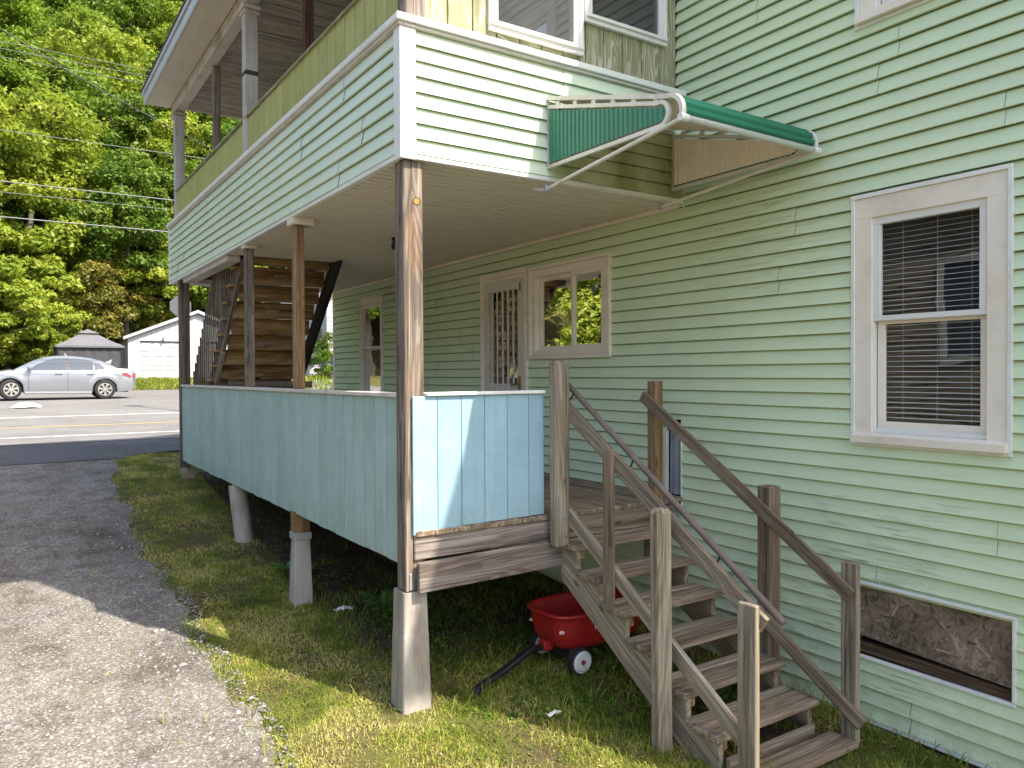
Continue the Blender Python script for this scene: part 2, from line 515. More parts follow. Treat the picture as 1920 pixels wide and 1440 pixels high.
def sheet(name, xs, ys, off, mat, edge=None, amp=0.0, seed=0, kind='structure', parent=None):
    """a ground sheet on the land; edge(y) clips the right-hand side"""
    X, Y = np.meshgrid(np.asarray(xs, float), np.asarray(ys, float))
    if edge is not None:
        lo = X.min()
        X = lo + (X - lo) / (X.max() - lo) * (edge(Y) - lo)
    Z = zg(X, Y) + off
    if amp: Z = Z + np.random.RandomState(seed).uniform(0, amp, Z.shape)
    ny, nx = X.shape
    v = np.stack([X, Y, Z], -1).reshape(-1, 3)
    i = np.arange(ny * nx).reshape(ny, nx)
    q = np.stack([i[:-1, :-1], i[:-1, 1:], i[1:, 1:], i[1:, :-1]], -1).reshape(-1)
    me = fast_mesh(name, v, 4, q, mat)
    o = link(bpy.data.objects.new(name, me), parent)
    return tag(o, kind=kind)


def ground_mat():
    t = NT('lawn_soil'); v = t.coord()
    n = t.noise(v, 1.7, 6, .65)
    c = t.ramp(n, [(.3, (.06, .044, .026)), (.42, (.10, .078, .04)), (.55, (.115, .115, .034)), (.7, (.15, .155, .045))])
    c = t.mix(.7, c, t.ramp(t.noise(v, 40, 4, .7), [(.3, (.45, .45, .45)), (.7, (1.3, 1.3, 1.3))]), 'MULTIPLY')
    t.bump(t.noise(v, 45, 4), .8, .03)
    return t.done(c, .95, .1)


def gravel_mat():
    t = NT('gravel'); v = t.coord()
    vo = t.node('ShaderNodeTexVoronoi'); vo.inputs['Scale'].default_value = 85; t.L(v, vo.inputs['Vector'])
    hue = t.node('ShaderNodeSeparateColor'); t.L(vo.outputs['Color'], hue.inputs[0])
    c = t.ramp(hue.outputs[0], [(.0, (.095, .088, .083)), (.5, (.158, .149, .141)), (.85, (.225, .213, .204)), (1, (.33, .318, .308))])
    big = t.ramp(t.noise(v, .9, 5, .6), [(.34, (.62, .58, .54)), (.52, (1, .98, .95)), (.68, (1.16, 1.13, 1.1))])
    c = t.mix(1, c, big, 'MULTIPLY')
    fine = t.ramp(t.noise(v, 160, 3, .6), [(.3, (.75, .75, .75)), (.7, (1.15, 1.15, 1.15))])
    c = t.mix(1, c, fine, 'MULTIPLY')
    rut = t.ramp(t.noise(t.coord((1.3, .12, 1)), 1, 4, .6), [(.35, (.74, .70, .66)), (.5, (1, 1, 1)), (.68, (1.14, 1.12, 1.1))])
    c = t.mix(.9, c, rut, 'MULTIPLY')
    dirt = t.ramp(t.noise(v, 2.4, 6, .7), [(.54, 0), (.68, .6)])
    c = t.mix(dirt, c, (.15, .125, .10))
    pat2 = t.ramp(t.noise(v, 3.6, 6, .72), [(.36, (.66, .63, .6)), (.55, (1.04, 1.03, 1.02))])
    c = t.mix(.75, c, pat2, 'MULTIPLY')
    leafy = t.ramp(t.noise(v, 7, 4, .7), [(.66, 0), (.74, .55)])
    c = t.mix(leafy, c, (.16, .12, .07))
    t.bump(vo.outputs['Distance'], -.6, .012)
    return t.done(c, .92, .15)


def asphalt_mat(name, c1, c2, cracks=0.0):
    t = NT(name); v = t.coord()
    c = t.ramp(t.noise(v, .8, 5, .6), [(.3, c1), (.7, c2)])
    c = t.mix(.6, c, t.ramp(t.noise(v, 90, 3, .7), [(.3, (.7, .7, .7)), (.7, (1.2, 1.2, 1.2))]), 'MULTIPLY')
    if cracks:
        n = t.noise(t.coord((.35, .9, 1)), 1, 8, .7, .6)
        k = t.ramp(n, [(.492, 0), (.5, cracks), (.508, 0)])
        c = t.mix(k, c, (.025, .025, .028))
    t.bump(t.noise(v, 120, 2), .3, .004)
    return t.done(c, .9, .2)


m_ground = ground_mat()
m_gravel = gravel_mat()
m_road = asphalt_mat('road_asphalt', (.16, .153, .15), (.20, .192, .188), .8)
m_lot = asphalt_mat('lot_asphalt', (.15, .145, .142), (.185, .178, .174), .5)
m_apron = asphalt_mat('apron_asphalt', (.075, .075, .082), (.105, .105, .112), .8)
m_pw = mottled('road_white', (.58, .58, .56), (.70, .70, .68), 6, .7, .2, (.3, .3, .29), .6, 9)
m_py = mottled('road_yellow', (.46, .33, .11), (.54, .40, .15), 6, .7, .2, (.3, .25, .15), .6, 9)

gx = np.concatenate([[-400, -200, -100, -50, -20, -12], np.arange(-8, 20.1, .5), [24, 30, 50, 100, 200, 400]])
gy = np.concatenate([[-400, -200, -100, -40, -20], np.arange(-14, 52.1, .5), np.arange(54, 100, 4), [110, 130, 160, 220, 300, 420]])
sheet('ground', gx, gy, 0, m_ground)


t = NT('bare_dirt'); v = t.coord()
c = t.ramp(t.noise(v, 3, 6, .65), [(.3, (.045, .034, .022)), (.7, (.105, .082, .055))])
c = t.mix(.7, c, t.ramp(t.noise(v, 50, 4, .7), [(.3, (.5, .5, .5)), (.7, (1.3, 1.3, 1.3))]), 'MULTIPLY')
t.bump(t.noise(v, 45, 4), .8, .03)
m_dirt = t.done(c, .95, .1)
sheet('bare_dirt', np.arange(.25, 2.51, .25), np.arange(1., 8.1, .5), .006, m_dirt)
sheet('bare_dirt', np.arange(1.25, 2.51, .25), np.arange(-1.5, .51, .5), .006, m_dirt)


def gedge(y):
    return -.95 + .04 * np.sin(y * 2.1 + 1) + .035 * np.sin(y * 5.3) + .025 * np.sin(y * 11.7 + 2) + .22 * sst(7, 9.6, y)


sheet('driveway', np.linspace(-6, -.9, 90), np.arange(-12, 9.76, .0625), .010, m_gravel, gedge, .007, 3)
sheet('driveway_apron', np.linspace(-7, .9, 24), np.concatenate([[9.55], np.arange(10, 12.6, .25)]), .022, m_apron, lambda y: -.6 + 3.2 * sst(9.8, 11.0, y))
sheet('road', np.concatenate([[-200, -60, -20], np.arange(-10, 30, 2), [60, 200]]), np.arange(12.4, 21.6, .5), .03, m_road)
sheet('parking_lot', np.arange(-40, 13, 1.), np.arange(21.0, 35.1, .5), .026, m_lot)
for nm, yy, mm, wd in (('road_edge_line', 13.75, m_pw, .13), ('road_centre_line', 16.35, m_py, .13), ('road_edge_line', 19.75, m_pw, .12)):
    sheet(nm, np.concatenate([[-150, -50], np.arange(-20, 40, 2.), [150]]), [yy, yy + wd], .036, mm)

# ------------------------------------------------------------------ siding
EXP = .1026


def rsub(rects, o):
    out = []
    for (a0, a1, b0, b1) in rects:
        c0, c1, d0, d1 = o
        if c1 <= a0 or c0 >= a1 or d1 <= b0 or d0 >= b1:
            out.append((a0, a1, b0, b1)); continue
        if c0 > a0: out.append((a0, c0, b0, b1))
        if c1 < a1: out.append((c1, a1, b0, b1))
        m0, m1 = max(a0, c0), min(a1, c1)
        if d0 > b0: out.append((m0, m1, b0, d0))
        if d1 < b1: out.append((m0, m1, d1, b1))
    return [r for r in out if r[1] - r[0] > .004 and r[3] - r[2] > .004]


def pieces(mb):
    """split a panel that an opening cuts into loose pieces"""
    n = len(mb.f); cen = {}
    par = list(range(n))
    def find(a):
        while par[a] != a: a = par[a]
        return a
    bb = [(min(mb.v[i][k] for i in f) - 2e-3, max(mb.v[i][k] for i in f) + 2e-3) for f in mb.f for k in (0, 1, 2)]
    for a in range(n):
        for b in range(a):
            if all(bb[3 * a + k][0] <= bb[3 * b + k][1] and bb[3 * b + k][0] <= bb[3 * a + k][1] for k in (1, 2)) and abs(bb[3 * a][0] - bb[3 * b][0]) < .05 or \
                    all(bb[3 * a + k][0] <= bb[3 * b + k][1] and bb[3 * b + k][0] <= bb[3 * a + k][1] for k in (0, 2)) and abs(bb[3 * a + 1][0] - bb[3 * b + 1][0]) < .05:
                par[find(a)] = find(b)
    out = {}
    for i, f in enumerate(mb.f):
        out.setdefault(find(i), MB()).add([mb.v[k] for k in f], [tuple(range(len(f)))])
    return list(out.values())


def siding(parent, place, a0, a1, z0, z1, opens, mat, seed, lap=.027, plen=3.66, name='siding_panel', exp=EXP, notch=.009):
    """double-course clapboard panels; place(a, out, z) -> world point"""
    g = random.Random(seed)
    nrow = int(math.ceil((z1 - z0) / (2 * exp) - 1e-6))
    for r in range(nrow):
        cuts = [a0]
        x = a0 + g.uniform(.5, plen)
        while x < a1 - .35:
            cuts.append(x); x += plen * g.choice((1, 1, .8))
        cuts.append(a1)
        for j in range(len(cuts) - 1):
            off = .0028 if j % 2 else 0
            mb = MB()
            s0 = cuts[j] + (.0015 if j else 0); s1 = cuts[j + 1]
            for k in (0, 1):
                zb = z0 + (2 * r + k) * exp; zt = min(zb + exp, z1)
                if zb >= z1 - .004: continue
                rr = [(s0, s1, zb, zt)]
                for o in opens: rr = rsub(rr, o)
                sag = g.uniform(-.0012, .0012)
                for (p0, p1, q0, q1) in rr:
                    f = lambda z: .002 + off + lap * (1 - (z - zb) / exp) + sag
                    o0 = f(q0)
                    zk = zb + exp * .86
                    zl_ = [q0] + ([zk] if q0 < zk < q1 else []) + [q1]
                    ov = [f(z_) - (max(0, z_ - zk) / (exp * .14)) * notch for z_ in zl_]
                    for e_ in range(len(zl_) - 1):
                        mb.quad(place(p0, ov[e_], zl_[e_]), place(p1, ov[e_], zl_[e_]), place(p1, ov[e_ + 1], zl_[e_ + 1]), place(p0, ov[e_ + 1], zl_[e_ + 1]))
                    o0 = ov[0]
                    if abs(q0 - zb) < 1e-5:
                        mb.quad(place(p0, .001, q0 + .002), place(p1, .001, q0 + .002), place(p1, o0, q0), place(p0, o0, q0))
            for part in pieces(mb): part.obj(name, mat, parent)


def slabX(mb, x0, x1, y0, y1, z0, z1, opens):
    rr = [(y0, y1, z0, z1)]
    for o in opens: rr = rsub(rr, o)
    for (a, b, c, d) in rr: mb.box(x0, x1, a, b, c, d)


def ringX(mb, y0, y1, z0, z1, wl, wr, wt, wb, x0, x1, c=.003):
    """picture-frame ring in the plane X = const (y0..y1, z0..z1 outer)"""
    if wt: mb.cbox(x0, x1, y0, y1, z1 - wt, z1, c)
    if wb: mb.cbox(x0, x1, y0, y1, z0, z0 + wb, c)
    if wl: mb.cbox(x0, x1, y0, y0 + wl, z0 + wb, z1 - wt, c)
    if wr: mb.cbox(x0, x1, y1 - wr, y1, z0 + wb, z1 - wt, c)
    return mb


# ------------------------------------------------------------------ the house
W = 2.55
YB, YF = -4.5, 8.19
ZE = 7.02
house = thing('house', (2.6, 2, 0), 'mint green vinyl sided two-storey house behind the porch', 'house')
w1 = (-2.545, -1.575, 1.77, 3.41)
w2 = (.905, 2.215, 2.41, 3.375)
w3 = (6.11, 6.99, 1.72, 3.44)
wu = (-2.545, -1.60, 4.53, 6.15)
dr = (2.28, 3.235, 1.2, 3.40)
bw = (-2.565, -1.572, .345, .84)
ht = (.0, .17, 1.12, 1.85)
wup = (3.6, 4.5, 4.1, 6.0)
OPS = [w1, w2, w3, wu, dr, bw, ht, wup]
mb = MB()
slabX(mb, W + .02, W + .10, YB, YF, -.4, ZE, OPS)
mb.box(W + .10, 10.5, YB, YB + .1, -.4, ZE)
mb.box(W + .10, 10.5, YF - .1, YF, -.4, ZE)
mb.box(10.4, 10.5, YB + .1, YF - .1, -.4, ZE)
wall = mb.obj('wall', m_wall, house)
mb = MB()
mb.box(W + .101, 10.39, YB + .1, YF - .1, 1.05, 1.15)
mb.box(W + .101, 10.39, YB + .1, YF - .1, 3.75, 3.85)
mb.box(W + .101, 10.39, YB + .1, YF - .1, 6.4, 6.5)
mb.box(5.2, 5.3, YB + .1, YF - .1, 1.15, 3.75)
mb.box(5.2, 5.3, YB + .1, YF - .1, 3.85, 6.4)
mb.obj('interior_floor', m_inside, house)
siding(wall, lambda a, o, z: (W - o, a, z), YB + .06, YF - .07, -.05, 3.64, OPS + [(-.0, 9, 3.655, 3.7)], m_vinyl, 5)
siding(wall, lambda a, o, z: (W - o, a, z), YB + .06, .05, 3.64 + .003, ZE, OPS, m_vinyl, 11)
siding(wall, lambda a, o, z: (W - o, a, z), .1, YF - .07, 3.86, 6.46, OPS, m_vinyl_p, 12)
mb = MB(); mb.cbox(W - .022, W + .003, YF - .07, YF + .022, -.08, 3.66); mb.obj('corner_trim', m_cream, house)
mb = MB(); mb.cbox(W - .022, W + .003, YB - .022, YB + .06, -.08, ZE); mb.obj('corner_trim', m_wtrim, house)
mb = MB(); mb.cbox(W - .024, W + .003, YB + .06, -1.0, -.085, -.052); mb.obj('starter_strip', m_wtrim, house)
mb = MB(); mb.cbox(W - .03, W - .003, .02, YF - .075, 3.636, 3.672); mb.obj('ceiling_trim', m_cream, house)
mb = MB(); mb.cbox(W - .018, W - .004, -.035, -.015, 3.63, 4.6); mb.obj('end_channel', m_wtrim, house)
mb = MB(); mb.box(W + .02, W + .3, YB, YF, -.6, -.402); mb.obj('foundation', m_conc, house)

# roof, gable with its ridge along Y
rf = MB()
ex, rz, rx = 2.25, 9.7, 6.5
for s, e0 in ((1, ex), (-1, 13 - ex)):
    rf.add([(e0, YB - .3, 7.0), (rx, YB - .3, rz - .15), (rx, YB - .3, rz), (e0, YB - .3, 7.15), (e0, YF + .3, 7.0), (rx, YF + .3, rz - .15), (rx, YF + .3, rz), (e0, YF + .3, 7.15)],
           [(0, 1, 2, 3), (4, 7, 6, 5), (0, 4, 5, 1), (3, 2, 6, 7), (0, 3, 7, 4)])
ro = rf.obj('roof', m_roof, house)
mb = MB(); mb.cbox(ex, W, YB - .28, YF + .28, 6.97, 6.998); mb.obj('eave_soffit', m_wtrim, ro)
mb = MB()
for yy in (YB, YF - .1):
    mb.prism([(W, ZE), (10.45, ZE), (rx, rz - .2)], 1, yy, yy + .1)
mb.obj('gable_wall', m_vinyl, house)


def dh_window(o, name, x=W, midz=None, blinds=True, cas=.115, jc=.028, sill=True):
    """double-hung window with casing, sashes, panes and blind slats; part of the house"""
    y0, y1, z0, z1 = o
    g = ringX(MB(), y0 - .012, y1 + .012, z0 - .012, z1 + .012, jc, jc, jc, jc * .8, x - .034, x + .002)
    win = g.obj(name, m_wtrim, house)
    ringX(MB(), y0 + jc - .012, y1 - jc + .012, z0 + .02, z1 - jc + .012, cas, cas, cas + .02, .03, x - .022, x + .09).obj('casing', m_cream, win)
    if sill:
        s = MB(); s.prism([(x - .075, z0 + .012), (x - .075, z0 + .058), (x - .02, z0 + .075), (x + .05, z0 + .075), (x + .05, z0 + .012)], 1, y0 + jc - .02, y1 - jc + .018)
        s.obj('sill', m_cream, win)
    a0, a1, b0, b1 = y0 + jc + cas - .016, y1 - jc - cas + .016, z0 + .076, z1 - jc - cas - .004
    mz = midz or (b0 + b1) / 2
    ringX(MB(), a0, a1, mz - .015, b1, .052, .052, .052, .034, x - .006, x + .03).obj('upper_sash', m_sash, win)
    ringX(MB(), a0 + .012, a1 - .012, b0, mz - .017, .05, .05, .02, .075, x + .032, x + .06).obj('lower_sash', m_cream, win)
    ringX(MB(), a0, a1, b0 - .001, mz - .016, .011, .011, .002, .03, x - .004, x + .0315).obj('screen_track', m_sash, win)
    p = MB(); p.quad((x + .012, a0 + .05, mz + .017), (x + .012, a1 - .05, mz + .017), (x + .012, a1 - .05, b1 - .05), (x + .012, a0 + .05, b1 - .05)); p.obj('upper_pane', m_glass, win)
    p = MB(); p.quad((x + .045, a0 + .06, b0 + .074), (x + .045, a1 - .06, b0 + .074), (x + .045, a1 - .06, mz - .036), (x + .045, a0 + .06, mz - .036)); p.obj('lower_pane', m_glass, win)
    if blinds:
        sm = MB(); L = a1 - a0 - .03
        sm.add([(0, 0, 0), (0, L, 0), (.013, L, .006), (.013, 0, .006), (.026, L, .004), (.026, 0, .004)], [(0, 1, 2, 3), (3, 2, 4, 5)])
        me = sm.mesh('blind_slat', m_blind)
        z = b0 + .03
        while z < b1 - .02:
            link(bpy.data.objects.new('blind_slat', me), win, Matrix.Translation((x + .078, a0 + .015, z)))
            z += .0335
        cm = MB()
        for k in (.2, .5, .82):
            cm.tube([(x + .09, a0 + L * k, b0), (x + .09, a0 + L * k, b1)], .0012, 4)
        cm.obj('blind_cord', m_sash, win)
    return win


dh_window(w1, 'window', midz=2.595)
dh_window(wu, 'window', midz=5.35)
dh_window(w3, 'window', midz=2.66, blinds=False, cas=.07, sill=False)
dh_window(wup, 'window', midz=5.0, blinds=False, cas=.08)

# sliding window beside the door
y0, y1, z0, z1 = w2
sw = ringX(MB(), y0 - .012, y1 + .012, z0 - .012, z1 + .012, .035, .035, .035, .04, W - .045, W + .002).obj('window', m_cream, house)
ringX(MB(), y0 + .024, y1 - .024, z0 + .03, z1 - .024, .07, .07, .08, .05, W - .026, W + .08).obj('casing', m_cream, sw)
ymid = 1.49
ringX(MB(), y0 + .09, ymid + .02, z0 + .075, z1 - .1, .05, .045, .05, .05, W - .016, W + .02).obj('sash', m_cream, sw)
ringX(MB(), ymid - .01, y1 - .09, z0 + .075, z1 - .1, .045, .05, .05, .05, W + .022, W + .05).obj('sash', m_cream, sw)
p = MB(); p.quad((W + .004, y0 + .135, z0 + .12), (W + .004, ymid - .02, z0 + .12), (W + .004, ymid - .02, z1 - .145), (W + .004, y0 + .135, z1 - .145)); p.obj('pane', m_glass, sw)
p = MB(); p.quad((W + .036, ymid + .03, z0 + .12), (W + .036, y1 - .135, z0 + .12), (W + .036, y1 - .135, z1 - .145), (W + .036, ymid + .03, z1 - .145)); p.obj('pane', m_glass, sw)
sm = MB(); L = y1 - y0 - .2
sm.add([(0, 0, 0), (0, L, 0), (.013, L, .006), (.013, 0, .006), (.026, L, .004), (.026, 0, .004)], [(0, 1, 2, 3), (3, 2, 4, 5)])
me = sm.mesh('blind_slat', plain('dark_slat', (.16, .15, .13), .5))
z = z0 + .11
while z < z1 - .12:
    link(bpy.data.objects.new('blind_slat', me), sw, Matrix.Translation((W + .06, y0 + .1, z))); z += .028

# storm door with iron scrollwork
y0, y1, z0, z1 = dr
door = ringX(MB(), y0 - .012, y1 + .012, z0, z1 + .012, .05, .05, .06, 0, W - .04, W + .002).obj('door', m_cream, house)
ringX(MB(), y0 + .036, y1 - .036, z0, z1 - .046, .05, .05, .05, 0, W - .02, W + .08).obj('door_frame', m_cream, door)
d0, d1, e0, e1 = y0 + .075, y1 - .075, z0 + .03, z1 - .09
ringX(MB(), d0, d1, e0, e1, .10, .09, .12, .12, W - .03, W + .005).obj('door_leaf', m_bar, door)
MB().cbox(W - .03, W + .004, d0 + .1, d1 - .09, 2.05, 2.13).obj('lock_rail', m_bar, door)
p = MB(); p.quad((W + .01, d0 + .09, e0 + .1), (W + .01, d1 - .08, e0 + .1), (W + .01, d1 - .08, e1 - .11), (W + .01, d0 + .09, e1 - .11)); p.obj('pane', m_glass, door)
MB().box(W + .07, W + .10, y0, y1, z0, z1).obj('inner_door', plain('inner_door', (.05, .045, .04), .6), door)
i0, i1 = d0 + .1, d1 - .09
ybars = [i0 + (i1 - i0) * k for k in (.14, .32, .5, .68, .88)]
for yb in ybars:
    MB().cbox(W - .036, W - .022, yb - .008, yb + .008, e0 + .1, e1 - .11, .002).obj('bar', m_bar, door)


def scroll(yc, zc, s):
    g = MB()
    for sy in (-1, 1):
        for sz in (-1, 1):
            pts = []
            for k in range(13):
                t = k / 12
                a = -1.3 + t * 5.2
                r = (1 - .62 * t) * s * .5
                pts.append((W - .042, yc + sy * (s * .42 + math.cos(a) * r * .75), zc + sz * (s * .62 + math.sin(a) * r)))
            g.tube(pts, .0055, 5)
    return g.obj('scroll', m_bar, door)


for yb in (ybars[0], ybars[4]):
    for zc in (3.02, 2.28, 1.86): scroll(yb, zc, .075)
scroll(ybars[2], 2.62, .1)
for zc in (2.86, 2.38): scroll(ybars[2], zc, .06)
hb = MB(); hb.cbox(W - .045, W - .03, d0 + .035, d0 + .065, 1.98, 2.22, .004)
hb.tube([(W - .04, d0 + .05, 2.13), (W - .085, d0 + .05, 2.13), (W - .09, d0 + .15, 2.115)], .009, 6)
hb.obj('handle', m_brass, door)


def text(name, s, size, mw, mat, parent, ext=.001, bold=0):
    c = bpy.data.curves.new(name, 'FONT'); c.body = s; c.size = size; c.extrude = ext; c.offset = bold
    c.align_x = 'CENTER'; c.align_y = 'CENTER'
    o = bpy.data.objects.new(name, c)
    col.objects.link(o)
    bpy.context.view_layer.update()
    me = bpy.data.meshes.new_from_object(o)
    bpy.data.objects.remove(o)
    me.materials.clear(); me.materials.append(mat)
    return link(bpy.data.objects.new(name, me), parent, mw)


# text plane facing -X: text right = -Y, text up = Z
TX = Matrix(((0, 0, -1, 0), (-1, 0, 0, 0), (0, 1, 0, 0), (0, 0, 0, 1)))
text('number', '1', .13, Matrix.Translation((W - .034, d0 + .045, 3.2)) @ TX, m_black, door, bold=.004)

# boarded basement window
y0, y1, z0, z1 = bw
b = ringX(MB(), y0 - .016, y1 + .014, z0 - .012, z1 + .012, .022, .022, .022, .02, W - .03, W + .003).obj('basement_window', m_wtrim, house)
t = NT('osb'); v = t.coord((1, 1, 1))
vo = t.node('ShaderNodeTexVoronoi'); vo.inputs['Scale'].default_value = 1
nz = t.node('ShaderNodeTexNoise'); nz.inputs['Scale'].default_value = 7; t.L(v, nz.inputs['Vector'])
wv = t.mix(.03, v, nz.outputs['Color'], 'LINEAR_LIGHT')
mp = t.node('ShaderNodeMapping'); mp.inputs['Scale'].default_value = (30, 22, 62); mp.inputs['Rotation'].default_value = (.7, 0, 0)
t.L(wv, mp.inputs[0]); t.L(mp.outputs[0], vo.inputs['Vector'])
se = t.node('ShaderNodeSeparateColor'); t.L(vo.outputs['Color'], se.inputs[0])
c = t.ramp(se.outputs[0], [(0, (.15, .11, .085)), (.45, (.22, .165, .13)), (.8, (.28, .215, .175)), (1, (.38, .31, .265))])
fl1 = t.noise(t.coord((1, 16, 60), rot=(.55, 0, 0)), 1, 3, .6, .6); fl2 = t.noise(t.coord((1, 60, 14), rot=(.35, 0, 0), loc=(0, 5, 2)), 1, 3, .6, .6)
c = t.mix(.55, c, t.ramp(fl1, [(.36, (.13, .10, .08)), (.5, (.22, .17, .135)), (.64, (.36, .29, .24))]))
c = t.mix(.4, c, t.ramp(fl2, [(.36, (.15, .11, .09)), (.52, (.24, .185, .15)), (.66, (.40, .33, .28))]))
c = t.mix(.6, c, t.ramp(t.noise(v, 4, 5, .7), [(.35, (.62, .60, .60)), (.7, (1.1, 1.08, 1.06))]), 'MULTIPLY')
c = t.mix(.5, c, t.ramp(t.noise(t.coord((60, 12, 90), rot=(.9, 0, 0)), 1, 4, .7), [(.3, (.6, .58, .56)), (.65, (1.2, 1.18, 1.15))]), 'MULTIPLY')
t.bump(vo.outputs['Distance'], .3, .004)
m_osb = t.done(c, .8, .2)
ob = MB(); ob.add([(W + .02, y0, z0 + .075), (W + .02, y1, z0 + .13), (W + .02, y1, z1 - .03), (W + .02, y0, z1 - .03), (W + .035, y0, z0 + .075), (W + .035, y1, z0 + .13), (W + .035, y1, z1 - .03), (W + .035, y0, z1 - .03)],
                  [(0, 1, 2, 3), (4, 7, 6, 5), (0, 4, 5, 1), (3, 2, 6, 7), (0, 3, 7, 4), (1, 5, 6, 2)])
osb = ob.obj('osb_board', m_osb, b)
r_ = np.random.RandomState(17); n_ = 1500
cy_ = r_.uniform(y0 + .01, y1 - .01, n_); cz_ = r_.uniform(z0 + .08, z1 - .04, n_)
an = r_.uniform(0, np.pi, n_); ll = r_.uniform(.018, .055, n_); ww = r_.uniform(.004, .013, n_); sk = r_.uniform(-.3, .3, n_)
ca, sa = np.cos(an), np.sin(an)
V = []
for (u, v_) in ((-1, -1), (1, -.7), (.9, 1), (-.8, .8)):
    a_ = u * ll + sk * ww; b2_ = v_ * ww
    yy = np.clip(cy_ + a_ * ca - b2_ * sa, y0 + .003, y1 - .003); zz = cz_ + a_ * sa + b2_ * ca
    zz = np.clip(zz, z0 + .078 + (yy - y0) / (y1 - y0) * .055, z1 - .033)
    V.append(np.stack([W + .0195 - np.arange(n_) * 1.5e-6, yy, zz], 1))
m_fl = leaf('wood_flake', [(.085, .058, .042), (.17, .122, .09), (.25, .185, .138), (.38, .30, .235)], 0.0, .8)
link(bpy.data.objects.new('wood_flakes', fast_mesh('wood_flakes', np.stack(V, 1).reshape(-1, 3), 4, np.arange(n_ * 4), m_fl, np.repeat(np.clip(r_.normal(.45, .2, n_) - .25 * (np.sin(cy_ * 9) * np.cos(cz_ * 11)), 0, 1), 4))), b)['kind'] = 'stuff'
plank('rotten_sill', (W + .05, y0, z0 + .03), (W + .05, y1, z0 + .05), .06, .07, wood('rotten_wood', [(.03, .02, .015), (.08, .05, .03), (.15, .10, .06), (.24, .18, .12)]), b)
MB().cbox(W - .004, W + .04, y0, y1, z1 - .03, z1).obj('head_strip', m_vinyl, b)
MB().box(W + .1, W + .6, y0 - .1, y1 + .1, z0 - .1, z1 + .1).obj('dark_recess', m_black, b)

# narrow opening with a hanging grey flap beside the stair head
y0, y1, z0, z1 = ht
hb = ringX(MB(), y0 - .01, y1 + .03, z0, z1 - .1, .012, .035, .0, .0, W - .03, W + .003).obj('side_hatch', m_wtrim, house)
fl = MB(); n = 8
for k in range(n):
    a, c2 = y0 + (y1 - y0) * k / n * .8 + .01, y0 + (y1 - y0) * (k + 1) / n * .8 + .01
    f = lambda q: W - .012 + .010 * math.sin(q * 60)
    fl.quad((f(a), a, z0 + .09), (f(c2), c2, z0 + .09), (f(c2) + .01, c2, z1 - .07), (f(a) + .01, a, z1 - .07))
fl.obj('grey_flap', mottled('grey_flap', (.24, .25, .30), (.36, .37, .42), 5, .4, .4), hb, smooth=True)
MB().box(W + .06, W + .1, y0 - .05, y1 + .05, z0 - .05, z1 + .05).obj('dark_recess', m_black, hb)


def local(g, nm, mat, parent, p0, p1):
    """re-express world-space geometry in a frame along p0-p1 so that the grain follows it"""
    F = frame(p0, p1); I = F.inverted()
    g.v = [tuple(I @ Vector(v)) for v in g.v]
    return g.obj(nm, mat, parent, F)


# ------------------------------------------------------------------ the two-storey porch
porch = thing('porch', (1.2, 4, 0), 'two-storey wooden side porch with blue boarded rail and mint siding band', 'porch')
PY1 = 8.36                                        # far end
DK = 1.20                                         # deck top

# --- posts of the lower storey
p1 = bx('corner_post', -.03, .11, 0, .14, .80, 3.665, m_post, porch, .006)
kn = MB(); kn.tube([(.065, .0, 3.395), (.065, -.0025, 3.395)], [.021, .019], 12); kn.obj('knot', mottled('knot', (.34, .18, .04), (.42, .24, .05), 60, .6), p1)
kn = MB(); kn.tube([(.065, .0005, 3.395), (.065, -.001, 3.395)], .028, 12); kn.obj('knot_ring', plain('knot_ring', (.10, .05, .03), .8), p1)
MB().cbox(-.008, .012, -.006, -.001, .81, .92, .002).obj('post_bracket', m_metal, p1)
bx('post', -.03, .06, 2.265, 2.355, 2.12, 3.60, m_postw, porch)
MB().cbox(-.06, .14, 2.22, 2.40, 3.605, 3.668).obj('post_cap_block', m_soffit, porch)
bx('post', -.03, .06, 3.95, 4.04, 2.12, 3.62, m_post, porch)
MB().cbox(-.05, .09, 3.93, 4.06, 3.625, 3.668).obj('post_cap_block', m_soffit, porch)
bx('post', -.03, .11, 7.70, 7.84, .86, 3.665, wood('far_post', [(.06, .045, .035), (.13, .095, .075), (.18, .135, .11), (.24, .19, .16)]), porch)

# --- blue rail along the side, board by board
rail = MB().cbox(.012, .05, .15, 7.69, 1.95, 2.03).obj('side_railing', m_stairg, porch)
y = .142; k = 0
while y < 7.69:
    y1 = min(y + .2, 7.695)
    dz = rnd.uniform(-.006, .006)
    bx('rail_board', -.014 + rnd.uniform(-.0012, .0012), .0, y + .006, y1 - .006, .965 + dz, 2.088, m_blue_s, rail, .003)
    y = y1
MB().box(-.006, .0115, .145, 7.69, .99, 2.085).obj('rail_backing', m_wall, rail)
plank('rail_cap', (.012, .142, 2.106), (.012, 7.69, 2.092), .10, .03, m_cap, rail)
# --- blue rail at the end
rail2 = MB().cbox(.12, 1.08, .012, .05, 1.95, 2.03).obj('end_railing', m_stairg, porch)
x = .014
for wd in (.185, .186, .187, .19, .186, .137):
    x1 = min(x + wd, 1.087)
    b = bx('rail_board', x + .0018, x1 - .0018, -.022, -.003, 1.185 + (.012 if x > .2 else -.01) + .012 * x, 2.098, m_blue_e, rail2, .003)
    for zz in ((1.26, 2.05, 1.62) if x < .1 else (1.25,)):
        MB().box(x + .016, x + .020, -.0235, -.0215, zz - .002, zz + .002).obj('nail', m_black, b)
    x = x1
plank('rail_cap', (.112, .01, 2.112), (1.088, .01, 2.112), .11, .024, m_wtrim, rail2)
MB().box(.03, 1.085, -.0025, .005, 1.21, 2.09).obj('rail_backing', m_stairg, rail2)

